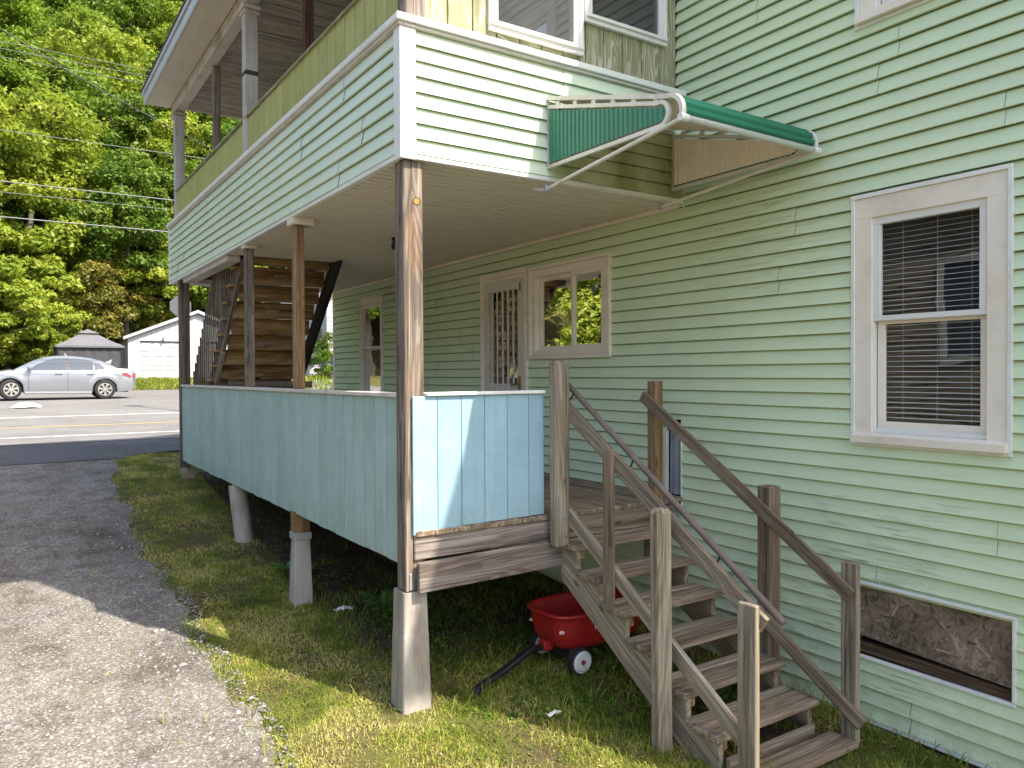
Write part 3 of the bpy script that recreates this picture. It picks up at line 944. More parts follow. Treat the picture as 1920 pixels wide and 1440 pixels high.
# --- deck, rim boards and joists
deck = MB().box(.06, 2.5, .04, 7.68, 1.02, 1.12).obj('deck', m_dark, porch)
x = .03
while x < 2.5:
    x1 = min(x + .142, 2.53)
    bx('deck_board', x + .002, x1 - .002, -.03 + rnd.uniform(-.006, .006), 7.69, 1.163, DK + rnd.uniform(-.002, .002), m_stair, deck, .004)
    x = x1
plank('rim_board', (.025, .002, 1.09), (2.46, .002, 1.102), .04, .166, m_rim, porch)
plank('rim_board', (.035, -.043, .895), (1.245, -.043, .915), .042, .20, m_rim, porch)
plank('rim_board', (1.26, -.036, 1.085), (2.12, -.036, 1.085), .025, .155, m_stair, porch)
plank('ledger_strip', (.16, -.012, 1.176), (1.085, -.012, 1.188), .025, .022, m_rim, porch)
for xx in (.08, 2.46):
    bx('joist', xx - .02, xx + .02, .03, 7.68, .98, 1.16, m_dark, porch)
for yy in (2.3, 4.7):
    bx('joist', .03, 2.5, yy - .03, yy + .03, .93, 1.10, m_in, porch)

# --- ceiling of the lower storey
HX0, HX1, HY0, HY1 = .12, 1.36, 4.86, 7.40


def soffit_mesh(L, wd, mat, name, pitch=.1, depth=.018):
    mb = MB(); n = max(1, int(round(wd / pitch)))
    pr = []
    for k in range(n):
        a = wd * k / n
        q = wd / n
        pr += [(a + .001, 0), (a + q * .66, 0), (a + q * .70, depth), (a + q * .96, depth)]
    pr.append((wd - .0005, 0))
    vs = []
    for (a, d) in pr: vs += [(0, a, d), (L, a, d)]
    mb.add(vs, [(2 * i, 2 * i + 1, 2 * i + 3, 2 * i + 2) for i in range(len(pr) - 1)])
    return mb.mesh(name, mat)


ceil = MB()
rr = [(-.04, 2.545, -.0, PY1)]
rr = rsub(rr, (HX0, HX1, HY0, HY1))
for (a, b_, c, d) in rr: ceil.box(a, b_, c, d, 3.69, 3.86)
ceil = ceil.obj('upper_floor', m_wall, porch)
sp_full = soffit_mesh(2.57, .3, m_soffit, 'soffit_panel')
sp_part = soffit_mesh(2.545 - HX1, .3, m_soffit, 'soffit_panel')
sp_edge = soffit_mesh(HX0 + .03, .3, m_soffit, 'soffit_panel')
y = -.01
while y < PY1 - .1:
    inh = y + .3 > HY0 and y < HY1
    if inh:
        link(bpy.data.objects.new('soffit_panel', sp_part), ceil, Matrix.Translation((HX1, y, 3.67)))
        link(bpy.data.objects.new('soffit_panel', sp_edge), ceil, Matrix.Translation((-.03, y, 3.67)))
    else:
        link(bpy.data.objects.new('soffit_panel', sp_full), ceil, Matrix.Translation((-.03, y, 3.67)))
    y += .3
bx('hole_trim', -.02, HX0 + .02, HY0 - .02, HY1, 3.60, 3.667, m_cap, porch)
bx('hole_trim', -.02, HX1 + .04, HY1, HY1 + .09, 3.60, 3.667, m_cap, porch)
bx('hole_trim', HX1, HX1 + .04, HY0, HY1, 3.63, 3.667, m_cap, porch)
FXX, FXY = (1.2, 2.75)
fx = thing('porch_light', (FXX, FXY, 3.67), 'small black lamp fixed to the beige porch ceiling', 'lamp')
q = MB(); q.tube([(FXX, FXY, 3.668), (FXX, FXY, 3.64)], .05, 12); q.obj('lamp_base', m_black, fx)
q = MB(); q.tube([(FXX, FXY, 3.64), (FXX, FXY, 3.60), (FXX, FXY, 3.55)], [.03, .055, .05], 12); q.obj('lamp_shade', m_black, fx)

# --- siding band
band = MB()
band.box(-.029, .0, .02, PY1 - .01, 3.675, 4.50); band.box(-.029, W - .005, -.001, .02, 3.675, 4.50)
band = band.obj('siding_band', m_wall, porch)
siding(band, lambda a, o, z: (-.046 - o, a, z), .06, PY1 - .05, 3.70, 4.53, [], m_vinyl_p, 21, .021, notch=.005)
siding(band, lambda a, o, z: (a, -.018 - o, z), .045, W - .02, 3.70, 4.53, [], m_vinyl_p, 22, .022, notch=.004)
MB().cbox(-.068, -.044, -.04, .062, 3.66, 4.535, .003).obj('corner_trim', m_wtrim, band)
MB().cbox(-.0435, .047, -.04, -.0165, 3.66, 4.535, .003).obj('corner_trim', m_wtrim, band)
MB().cbox(-.066, -.044, PY1 - .055, PY1 + .01, 3.66, 4.535, .003).obj('corner_trim', m_wtrim, band)
MB().cbox(-.064, -.02, .063, PY1 - .056, 3.664, 3.699, .003).obj('bottom_trim', m_wtrim, band)
MB().cbox(.048, W - .02, -.036, .01, 3.664, 3.699, .003).obj('bottom_trim', m_wtrim, band)
MB().cbox(-.10, .03, -.07, PY1 + .02, 4.54, 4.59, .006).obj('band_cap', m_wtrim, band)
MB().cbox(.031, W - .015, -.07, .06, 4.54, 4.59, .006).obj('band_cap', m_wtrim, band)
MB().cbox(-.082, -.046, -.05, PY1, 4.517, 4.539, .003).obj('cap_moulding', m_cap, band)
MB().cbox(-.045, W - .02, -.052, -.02, 4.517, 4.539, .003).obj('cap_moulding', m_cap, band)

# --- upper storey: olive knee wall, end wall with windows, posts
knee = MB().cbox(.032, .09, .15, PY1 - .15, 4.60, 5.0).obj('knee_wall', m_wall, porch)
y = .15
while y < PY1 - .12:
    y1 = min(y + .2, PY1 - .1)
    bx('knee_board', .022, .043, y + .007, y1 - .007, 4.592, 5.055 + .01 * math.sin(y), m_olive, knee, .003)
    y = y1
plank('knee_cap', (.04, .15, 5.067), (.04, PY1 - .1, 5.085), .085, .022, m_olive_e, knee)
uw1 = (.69, 1.48, 4.72, 6.0)
uw2 = (1.56, 2.37, 4.99, 6.0)
endw = MB()
rr = rsub(rsub([(.14, W - .004, 4.595, 6.48)], uw1), uw2)
for (a, b_, c, d) in rr: endw.box(a, b_, .075, .12, c, d)
endw = endw.obj('end_wall', m_oldwhite, porch)
x = .14
while x < W - .02:
    x1 = min(x + .2, W - .012)
    for (a, b_, c, d) in rsub(rsub([(x + .002, x1 - .002, 4.592, 6.46)], uw1), uw2):
        if b_ - a > .02: bx('end_board', a + .002, b_ - .002, .055, .074, c, d, m_olive_e, endw, .004)
    x = x1


t = NT('insect_screen'); tr = t.node('ShaderNodeBsdfTransparent'); mx = t.node('ShaderNodeMixShader'); mx.inputs[0].default_value = .55
t.done((.07, .07, .075), .7, .1); t.L(tr.outputs[0], mx.inputs[1]); t.L(t.b.outputs[0], mx.inputs[2]); t.L(mx.outputs[0], t.out.inputs['Surface'])
m_screen = t.m


def end_window(o):
    x0, x1, z0, z1 = o
    def ring(a0, a1, b0, b1, wd, ya, yb, mat, nm, par):
        g = MB()
        g.cbox(a0, a1, ya, yb, b1 - wd, b1, .003); g.cbox(a0, a1, ya, yb, b0, b0 + wd, .003)
        g.cbox(a0, a0 + wd, ya, yb, b0 + wd, b1 - wd, .003); g.cbox(a1 - wd, a1, ya, yb, b0 + wd, b1 - wd, .003)
        return g.obj(nm, mat, par)
    wn = ring(x0 - .03, x1 + .03, z0 - .03, z1 + .03, .035, .02, .054, m_wtrim, 'end_window', porch)
    ring(x0 + .002, x1 - .002, z0 + .002, z1 - .002, .05, .035, .1, m_sash, 'sash', wn)
    MB().cbox(x0 - .02, x1 + .02, .0, .034, z0 + .004, z0 + .03, .003).obj('sill', m_sash, wn)
    p = MB(); p.quad((x0 + .045, .05, z0 + .045), (x1 - .045, .05, z0 + .045), (x1 - .045, .05, z1 - .045), (x0 + .045, .05, z1 - .045)); p.obj('insect_screen', m_screen, wn)
    p = MB(); p.quad((x0 + .04, .07, z0 + .04), (x1 - .04, .07, z0 + .04), (x1 - .04, .07, z1 - .04), (x0 + .04, .07, z1 - .04)); p.obj('pane', m_glass, wn)


end_window(uw1); end_window(uw2)


def upper_post(y0, s, mat, cap=False, top=6.30, x0=0.):
    o = bx('upper_post', x0, x0 + s, y0, y0 + s, 4.592, top, mat, porch, .006)
    if cap:
        MB().cbox(x0 - .022, x0 + s + .022, y0 - .022, y0 + s + .022, top - .10, top - .075, .006).obj('post_collar', m_oldwhite, o)
        MB().cbox(x0 - .03, x0 + s + .03, y0 - .03, y0 + s + .03, top - .05, top - .002, .006).obj('post_capital', m_oldwhite, o)
    return o


m_pw2 = painted_board('old_post_paint', (.46, .41, .38), (.58, .53, .50), (.24, .20, .18), .9, fine=.4)
upper_post(8.10, .14, m_pw2, True)
upper_post(5.95, .09, m_stairg, x0=.095)
c3 = upper_post(4.0, .14, m_pw2, True)
MB().cbox(-.001, .141, 3.999, 4.141, 5.53, 5.58, .001).obj('paint_patch', plain('paint_patch', (.035, .045, .04), .7), c3)
upper_post(2.3, .085, x0=.095, mat=wood('brown_post', [(.045, .02, .012), (.09, .045, .028), (.12, .06, .04), (.15, .08, .055)]))
upper_post(.0, .14, m_rim)

# --- porch roof
rb = bx('roof_beam', .0, .14, -.06, PY1, 6.302, 6.46, m_oldwhite, porch)
MB().cbox(.141, .17, .13, PY1, 6.44, 6.478).obj('beam_moulding', m_oldwhite, rb)
sf = MB().cbox(-.34, -.001, -.12, PY1 + .16, 6.462, 6.478, .003).obj('eave_soffit', m_soffit, porch)
for k in range(11):
    MB().box(-.335 + .03 * k, -.332 + .03 * k, -.118, PY1 + .158, 6.459, 6.4618).obj('soffit_groove', m_cap, sf)
MB().cbox(-.372, -.341, -.16, PY1 + .2, 6.455, 6.63, .006).obj('eave_fascia', m_fascia, porch)
MB().cbox(-.395, -.373, -.16, PY1 + .2, 6.59, 6.645, .006).obj('gutter_edge', m_fascia, porch)
rf = MB(); rf.prism([(-.40, 6.647), (-.40, 6.69), (2.545, 7.02), (2.545, 6.95)], 1, -.18, PY1 + .22); rf.obj('porch_roof', m_roof, porch)
MB().prism([(-.34, 6.48), (2.54, 6.48), (2.54, 6.94), (-.34, 6.645)], 1, PY1 + .1, PY1 + .16).obj('roof_end', m_oldwhite, porch)
MB().prism([(-.34, 6.48), (2.54, 6.48), (2.54, 6.94), (-.34, 6.645)], 1, -.12, -.06).obj('roof_end', m_oldwhite, porch)
m_bead = wood('ceiling_boards', [(.30, .26, .22), (.48, .43, .38), (.58, .52, .47), (.66, .60, .55)], gs=(.8, 14, 14), rand=.08)
uc = MB().box(-.3, 2.54, -.05, PY1 + .1, 6.49, 6.51).obj('upper_ceiling', m_wall, porch)
cb = soffit_mesh(2.40, .28, m_bead, 'ceiling_panel', .07, .006)
y = .06
while y < PY1 - .1:
    link(bpy.data.objects.new('ceiling_panel', cb), uc, Matrix.Translation((.14, y, 6.481))); y += .28

# ------------------------------------------------------------------ piers under the porch


def pier(x, y, z0, z1, s0, s1, label, name='concrete_pier'):
    o = MB()
    for za, zb, sa, sb in ((z0, z1, s1, s0),):
        c = .008
        def ring(s, z): return [(x - s + c, y - s, z), (x + s - c, y - s, z), (x + s, y - s + c, z), (x + s, y + s - c, z), (x + s - c, y + s, z), (x - s + c, y + s, z), (x - s, y + s - c, z), (x - s, y - s + c, z)]
        zs = [z0 - .12, z0, z0 + (z1 - z0) * .27, z0 + (z1 - z0) * .275, z0 + (z1 - z0) * .63, z0 + (z1 - z0) * .655, z1]
        vs = []
        for i, z in enumerate(zs):
            t = max(0, (z - z0) / (z1 - z0))
            s = s1 + (s0 - s1) * t
            if i == 2: s += .001
            if i in (4,): s += .0015
            vs += ring(s, z)
        o.add(vs, [(i * 8 + k, i * 8 + (k + 1) % 8, i * 8 + 8 + (k + 1) % 8, i * 8 + 8 + k) for i in range(len(zs) - 1) for k in range(8)] + [tuple(range((len(zs) - 1) * 8, len(zs) * 8))])
    e = o.obj(name, m_conc)
    return tag(e, label, 'pier')


pier(.04, .085, 0, .795, .085, .104, 'tall tapered concrete pier under the corner post of the porch')
p2 = pier(.05, 2.42, .12, .72, .07, .088, 'tapered concrete pier carrying a short wooden block under the blue rail')
MB().cbox(-.03, .13, 2.34, 2.50, .722, .79).obj('pier_bracket', m_metal, p2)
bx('wood_block', -.02, .12, 2.35, 2.49, .79, .985, m_postw, p2)
o = MB(); o.tube([(.12, 4.62, .12), (.085, 4.69, .55), (.05, 4.75, .95)], [.105, .105, .10], 20)
tag(o.obj('concrete_pier', m_conc, smooth=False), 'leaning round concrete tube pier under the middle of the porch', 'pier')
o = bx('timber_footing', -.02, .16, 7.62, 7.9, .62, .86, m_stairg, None); tag(o, 'stack of grey timber under the far porch post', 'footing')

# ------------------------------------------------------------------ inner stair up to the second storey
ist = thing('porch_staircase', (.75, 7.3, 1.2), 'rough brown wooden stair climbing through the porch ceiling', 'staircase')
zl = lambda y: 8.57 - y                                   # underside line


def stringer(x0, x1, mat, nm):
    local(MB().prism([(7.37, 1.202), (4.72, zl(4.72)), (4.72, zl(4.72) + .33), (5.0, zl(4.72) + .33), (7.37, 1.53)], 0, x0, x1), nm, mat, ist, (x0, 7.37, 1.2), (x0, 4.72, 3.85))


stringer(.19, .23, m_slat, 'stringer')
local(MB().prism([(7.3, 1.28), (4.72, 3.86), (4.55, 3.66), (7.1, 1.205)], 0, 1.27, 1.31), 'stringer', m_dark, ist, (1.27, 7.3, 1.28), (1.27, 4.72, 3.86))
N = 13
for k in range(N):
    y = 7.30 - k * .2; z = 1.36 + k * .2
    if z > 3.95: break
    plank('riser', (.235, y + .03, z - .09 + .01), (1.27, y + .03, z - .09 + .01), .022, .170 if k in (1, 2, 4) else .198, m_in, ist)
    plank('tread', (.13, y + .12, z + .012), (1.27, y + .12, z + .012), .22, .035, m_in, ist)
    if k % 2: bx('cleat', .62, .80, y - .002, y + .016, z - .14, z - .06, m_stair, ist)
y = 5.0
while y < 7.75:
    zb = max(zl(y) + .18, 1.205); zt = min(zl(y) + 1.42, 3.598)
    if zt - zb > .1: bx('baluster', .145, .165, y - .014, y + .014, zb, zt, m_slat, ist, .003)
    y += .122
bx('stair_post', .17, .235, 6.28, 6.34, 1.21, 2.16, m_stairg, ist)
plank('brace', (.14, 6.85, 1.3), (.19, 5.95, 2.55), .06, .03, m_stairg, ist)
plank('crossbar', (.2, 5.75, 2.13), (1.30, 5.72, 2.11), .035, .09, m_slat, ist)
bx('stair_post', 1.27, 1.36, 6.2, 6.27, 1.21, 2.55, m_postw, ist)
sh = thing('shovel', (.62, 6.0, 1.2), 'black handled shovel leaning under the brown porch stair', 'shovel')
q = MB(); q.tube([(.55, 5.75, 1.22), (.56, 5.82, 2.05)], .02, 8); q.obj('shaft', m_black, sh)
q = MB(); q.tube([(.56, 5.82, 2.05), (.50, 5.83, 2.2)], .014, 6); q.tube([(.56, 5.82, 2.05), (.62, 5.83, 2.2)], .014, 6); q.tube([(.49, 5.83, 2.2), (.63, 5.83, 2.2)], .016, 6); q.obj('grip', m_black, sh)
q = MB(); q.prism([(.45, 1.205), (.65, 1.205), (.66, 1.45), (.44, 1.45)], 1, 5.73, 5.745); q.obj('blade', m_metal, sh)

# ------------------------------------------------------------------ entry stairs
es = thing('entry_stairs', (1.65, -1, -.1), 'grey weathered wooden entry stairs with handrails beside the mint wall', 'stairs')
TZ = [1.0, .825, .65, .478, .306, .138, -.03]
TN = [-.27, -.53, -.795, -1.068, -1.345, -1.60, -1.875]
for z, n in zip(TZ, TN):
    a, b_ = 1.175 + rnd.uniform(-.01, .01), 2.135 + rnd.uniform(-.01, .01)
    plank('tread', (a, n + .10, z - .019), (b_, n + .10, z - .019 + rnd.uniform(-.003, .003)), .20, .038, m_stair, es, c=.006)
    if z > .0:
        plank('tread', (a + .03, n + .247, z - .017), (b_ - .01, n + .247, z - .015), .08, .038, m_stairg, es, c=.006)


def saw(x0, x1, mat):
    pts = []
    zs = TZ; ns = TN
    pts.append((-.05, 1.16)); pts.append((-.05, zs[0] - .04))
    for i in range(6):
        pts.append((ns[i] + .035, zs[i] - .040)); pts.append((ns[i] + .035, zs[i + 1] - .040))
    pts.append((ns[5] + .02, -.14))
    pts.append((ns[4] - .05, -.14)); pts.append((-.05, .72))
    # build as convex strips to keep the notches clean
    g = MB()
    low = lambda yy: .72 + (yy + .05) * (.86 / 1.345)
    ys = [-.05] + [n + .035 for n in ns[:6]]
    for i in range(6):
        ya, yb = ys[i], ys[i + 1]
        zt = zs[i] - .040
        g.prism([(ya, max(low(ya), -.2)), (yb, max(low(yb), -.2)), (yb, zt), (ya, zt)], 0, x0, x1)
    return local(g, 'stringer', mat, es, (x0, -.05, .72), (x0, -1.395, -.14))


saw(1.215, 1.255, m_stairg)
saw(2.05, 2.09, m_stair)
for i in range(6):                                       # riser cleats at the tread ends
    bx('tread_block', 1.256, 1.30, TN[i] + .04, TN[i] + .12, TZ[i] - .115, TZ[i] - .041, m_postw, es)
bx('base_board', 1.25, 2.05, -1.62, -1.585, -.11, .0, m_stairg, es)


def lean(nm, x0, x1, y0, y1, z0, z1, mat, dx=0, dy=0, c=.006):
    xm, ym = (x0 + x1) / 2, (y0 + y1) / 2
    return plank(nm, (xm - dx, ym - dy, z0), (xm, ym, z1), round(y1 - y0, 3), round(x1 - x0, 3), mat, es, (1, 0, 0), c)


n1 = lean('newel_post', 1.09, 1.222, -.165, -.066, .975, 2.34, m_stairg, c=.017)
nm = MB()
for zz in (1.07, 1.2): nm.tube([(1.165, -.166, zz), (1.165, -.176, zz)], .014, 8)
nm.obj('bolt', m_metal, n1)
lean('newel_post', 2.13, 2.22, -.10, -.01, 1.03, 2.18, m_postw, c=.004)
lean('baluster', 1.165, 1.205, -.675, -.585, .63, 1.73, m_stair)
lean('stair_post', 1.04, 1.155, -1.27, -1.155, -.2, 1.42, m_stairg, dx=-.01, dy=.0, c=.026)
lean('stair_post', 1.165, 1.203, -1.87, -1.74, -.25, .97, m_stairg)
lean('stair_post', 2.125, 2.24, -1.22, -1.105, -.15, 1.46, wood('brown_stair_post', [(.08, .055, .038), (.19, .135, .095), (.27, .20, .145), (.36, .28, .21)]), c=.008)
lean('stair_post', 2.135, 2.18, -1.85, -1.74, -.06, 1.06, m_stairg)
plank('handrail', (1.225, -.07, 2.015), (1.225, -1.88, .855), .04, .105, m_stairg, es)
plank('lower_rail', (1.225, -.08, 1.245), (1.225, -1.80, .125), .04, .10, m_stairg, es)
plank('handrail', (2.105, .02, 2.062), (2.105, -1.83, .865), .038, .09, m_stair, es)
plank('lower_rail', (2.115, -1.10, .60), (2.115, -1.90, .085), .036, .09, m_stair, es)
g = MB(); g.tube([(1.30, -.03, 2.165), (1.30, -1.95, .875)], .021, 12); gr = g.obj('grab_rail', m_rail, es)
g = MB()
for yy in (-.10, -.75, -1.5):
    zz = 2.165 - (yy * -1 - .03) * .672
    g.tube([(1.30, yy, zz - .02), (1.28, yy, zz - .06), (1.246, yy, zz - .075)], .007, 6)
g.obj('rail_bracket', m_black, gr)

# ------------------------------------------------------------------ awning
aw = thing('awning', (1.76, -.7, 3.6), 'green ribbed metal awning with white edging on the siding band', 'awning')
AX0, AX1 = 1.125, 2.395


def top_curve(n=10, off=0.):
    """profile (y, z) of the cover from the wall to its curved front lip"""
    p = [(-.045, 4.215 + off), (-1.24, 3.868 + off)]
    a0 = math.radians(104)
    cy, cz, r = -1.265, 3.80, .062 + off
    for k in range(n + 1):
        a = a0 + (math.radians(205) - a0) * k / n
        p.append((cy + r * math.cos(a), cz + r * math.sin(a)))
    return p


cv = top_curve(10, .05)
pts = [Vector((0, a, b)) for a, b in cv]
# resample
seg = [0]
for i in range(1, len(pts)): seg.append(seg[-1] + (pts[i] - pts[i - 1]).length)


def at_len(s):
    for i in range(1, len(pts)):
        if s <= seg[i] + 1e-9:
            t = (s - seg[i - 1]) / (seg[i] - seg[i - 1])
            return pts[i - 1].lerp(pts[i], t)
    return pts[-1]


s = 0.; n = 0
while s < seg[-1] - .02:
    e = min(s + (.10 if s < 1.05 else .052), seg[-1])
    a, b_ = at_len(s), at_len(s + (e - s) * .9)
    nrm = Vector((0, -(b_ - a).z, (b_ - a).y)).normalized()
    if nrm.z < 0 and s < 1: nrm = -nrm
    if s >= 1 and nrm.y > 0: nrm = -nrm
    mb = MB()
    a2, b2 = a + nrm * .010, b_ - nrm * .002
    m1 = a.lerp(b_, .25) + nrm * .016; m2 = a.lerp(b_, .75) + nrm * .012
    q = [a2 - nrm * .009, m1, m2, b2]
    vs = []
    for p in q: vs += [(AX0 + .017, p.y, p.z), (AX1 - .017, p.y, p.z)]
    lo = [a - nrm * .012, at_len(e) - nrm * .012]
    mb.add(vs, [(0, 1, 3, 2), (2, 3, 5, 4), (4, 5, 7, 6)])
    mb.obj('cover_slat', m_green, aw)
    mb = MB(); mb.quad((AX0, lo[0].y, lo[0].z), (AX1, lo[0].y, lo[0].z), (AX1, lo[1].y, lo[1].z), (AX0, lo[1].y, lo[1].z)); mb.obj('cover_lining', m_awback, aw)
    s = e; n += 1


def strip(poly, x0, x1, wd, nm, mat, closed=False):
    """flat band following a (y,z) outline, x0..x1 wide, wd thick inward"""
    g = MB(); n = len(poly); P = [Vector((0, a, b)) for a, b in poly]
    vs = []
    for i, p in enumerate(P):
        a = P[i - 1] if (i or closed) else p; b = P[(i + 1) % n] if (i < n - 1 or closed) else p
        d = (b - a).normalized(); nn = Vector((0, d.z, -d.y))
        for q in (p, p + nn * wd): vs += [(x0, q.y, q.z), (x1, q.y, q.z)]
    m = n if closed else n - 1
    fs = []
    for i in range(m):
        j = (i + 1) % n
        A, B = 4 * i, 4 * j
        fs += [(A, A + 1, B + 1, B), (A + 2, B + 2, B + 3, A + 3), (A, B, B + 2, A + 2), (A + 1, A + 3, B + 3, B + 1)]
    if not closed:
        fs += [(0, 2, 3, 1), (4 * n - 4, 4 * n - 3, 4 * n - 1, 4 * n - 2)]
    g.add(vs, fs)
    return g.obj(nm, mat, aw)


side = [(-.045, 4.19), (-1.17, 3.885)]
cy, cz, r = -1.19, 3.825, .062
for k in range(9):
    a = math.radians(103 + (258 - 103) * k / 8)
    side.append((cy + r * math.cos(a), cz + r * math.sin(a)))
side += [(-.045, 3.775)]


def ztop(y):
    if y > -1.17: return 4.19 + (y + .045) * (.305 / 1.125)
    d = max(0, r * r - (y - cy) ** 2); return cz + math.sqrt(d)


def zbot(y):
    yl = cy + r * math.cos(math.radians(258))
    if y > yl: return 3.775 + (y + .045) * ((3.775 - (cz + r * math.sin(math.radians(258)))) / (-.045 - yl))
    d = max(0, r * r - (y - cy) ** 2); return cz - math.sqrt(d)


for x, s in ((AX0, 1), (AX1, -1)):
    strip(side, x - .012, x + .012, .026, 'side_frame', m_awhite, True)
    strip([(a, b) for a, b in top_curve(10, .066)], x - .016, x + .016, -.028, 'cover_edge', m_awhite)
    for k in range(6):
        y = -.16 - .2 * k
        MB().cbox(x - .008, x + .008, y - .022, y + .022, ztop(y) - .002, ztop(y) + .052, .002).obj('spacer', m_awhite, aw)
    y = -.062
    while y > -1.235:
        y2 = y - .045
        ym = y - .026
        g = MB()
        o0, o1 = x - s * .004, x - s * .013
        P = [(y, o0), (y - .008, o1), (y - .028, o1), (y - .036, o0), (y2 + .0005, o0)]
        vs = []
        for (yy, xx) in P:
            yy = max(yy, -1.247)
            vs += [(xx, yy, zbot(yy) + .012), (xx, yy, ztop(yy) - .012)]
        g.add(vs, [(2 * i, 2 * i + 1, 2 * i + 3, 2 * i + 2) for i in range(len(P) - 1)])
        g.obj('side_slat', m_green, aw)
        g = MB()
        P = [(yy, 2 * (x + s * .002) - xx) for yy, xx in P]
        vs = []
        for (yy, xx) in P:
            yy = max(yy, -1.247)
            vs += [(xx - s * .0, yy, zbot(yy) + .012), (xx, yy, ztop(yy) - .012)]
        g.add(vs, [(2 * i, 2 * i + 1, 2 * i + 3, 2 * i + 2) for i in range(len(P) - 1)])
        g.obj('slat_lining', m_awback, aw)
        y = y2
    xa = x - .02 if s > 0 else x - .14
    g = MB(); g.tube([(xa, -.04, 3.60), (x - s * .0, -1.38, 3.755)], .0135, 8); g.obj('support_arm', m_awhite, aw)
    g = MB(); g.tube([(xa - .07, .03, 3.605), (xa, -.03, 3.595)], .010, 6); g.cbox(xa - .02, xa + .02, -.06, -.03, 3.58, 3.63, .003); g.obj('arm_bracket', m_metal, aw)
g = MB(); g.tube([(AX0 + .03, -1.385, 3.755), (AX1 - .03, -1.385, 3.755)], .020, 10); g.obj('front_bar', m_alu, aw)
for xx in (AX0 - .03, AX1 - .03):
    g = MB(); g.tube([(xx, -1.385, 3.755), (xx + .06, -1.385, 3.755)], .024, 10); g.obj('bar_end_cap', m_wtrim, aw)

# ------------------------------------------------------------------ red wagon under the stairs
m_red = mottled('wagon_red', (.27, .010, .012), (.34, .016, .016), 4, .38, .45, (.20, .05, .04), .45, 9)
m_tyre = plain('rubber', (.015, .015, .016), .7)
m_hub = mottled('wagon_hub', (.55, .55, .55), (.66, .66, .66), 12, .5, .4, (.30, .28, .24), .5, 25)
wg = thing('wagon', (1.55, .09, 0.0), 'red plastic pull wagon with white wheels parked under the stairs', 'wagon')
WX, WY = 1.585, .10


def srect(hx, hy, n=40, p=3.2):
    out = []
    for k in range(n):
        a = 2 * math.pi * k / n
        c, s = math.cos(a), math.sin(a)
        out.append((math.copysign(abs(c) ** (2 / p), c) * hx, math.copysign(abs(s) ** (2 / p), s) * hy))
    return out


prof = [(.175, .74), (.19, .83), (.24, .90), (.33, .94), (.40, .965), (.425, .985), (.435, 1.03), (.448, 1.035), (.455, 1.0), (.45, .955), (.40, .90), (.28, .86), (.235, .80)]
g = MB(); n = 40
vs = []
for z, s in prof:
    for (x, y) in srect(.46 * s, .275 * s, p=4.0):
        fr = max(0, (-x / .44 - .8) / .2)
        if fr > 0 and z < .43 and abs(y) < .07: x += .028 * fr          # channel in the nose
        vs.append((WX + x, WY + y, z))
g.add(vs, [(i * n + k, i * n + (k + 1) % n, (i + 1) * n + (k + 1) % n, (i + 1) * n + k) for i in range(len(prof) - 1) for k in range(n)] + [tuple(range(n))[::-1], tuple((len(prof) - 1) * n + k for k in range(n))])
g.obj('tub', m_red, wg, smooth=True)
g = MB(); g.cbox(WX - .45, WX - .36, WY - .045, WY + .045, .145, .22, .012); g.obj('hitch', m_red, wg)
g = MB()
for sx in (-.27, .27): MB().cbox(WX + sx - .05, WX + sx + .05, WY - .205, WY + .205, .09, .19, .01).obj('axle_block', m_black, wg)
for (sx, sy) in ((-.27, -1), (-.27, 1), (.27, -1), (.27, 1)):
    cx, cyy, cz = WX + sx, WY + sy * .245, .105
    t_ = MB(); t_.tube([(cx, cyy - .034, cz), (cx, cyy - .028, cz), (cx, cyy + .028, cz), (cx, cyy + .034, cz)], [.088, .10, .10, .088], 28)
    wh = t_.obj('wheel', m_tyre, wg, smooth=False)
    h = MB(); h.tube([(cx, cyy + sy * .0345, cz), (cx, cyy + sy * .037, cz)], [.083, .080], 28); h.tube([(cx, cyy + sy * .037, cz), (cx, cyy + sy * .042, cz)], [.072, .066], 28); h.obj('hubcap', m_hub, wh)
    h = MB(); h.tube([(cx, cyy - sy * .0345, cz), (cx, cyy - sy * .037, cz)], [.083, .080], 28); h.obj('hubcap', m_hub, wh)
    h = MB(); h.tube([(cx, cyy + sy * .042, cz), (cx, cyy + sy * .052, cz)], [.02, .016], 14); h.obj('axle_cap', plain('axle_red', (.30, .015, .03), .4), wh)
for sy in (-1, 1):
    h = MB(); h.tube([(WX - .38, WY + sy * .19, .325), (WX - .41, WY + sy * .192, .325), (WX - .42, WY + sy * .192, .325)], [.016, .014, .006], 12); h.obj('front_stud', plain('stud_pink', (.65, .42, .45), .3), wg)
h = MB()
hp = [(WX - .42, WY, .17), (WX - .56, WY - .02, .185), (WX - .84, WY - .07, .095), (WX - 1.08, WY - .118, .045), (WX - 1.115, WY - .125, .0)]
for i in range(len(hp) - 1):
    a, b_ = Vector(hp[i]), Vector(hp[i + 1])
    M_ = frame(a, b_); L = (b_ - a).length
    c_ = MB().cbox(0, L + .01, -.03, .03, -.018, .018, .006)
    h.add([M_ @ Vector(v) for v in c_.v], c_.f)
h.obj('pull_handle', m_black, wg)
TY = Matrix(((1, 0, 0, 0), (0, 0, -1, 0), (0, 1, 0, 0), (0, 0, 0, 1)))     # faces -Y
text('lettering', 'Radio Flyer', .075, Matrix.Translation((WX + .03, WY - .263, .345)) @ TY, plain('letter_white', (.75, .75, .75), .5), wg)

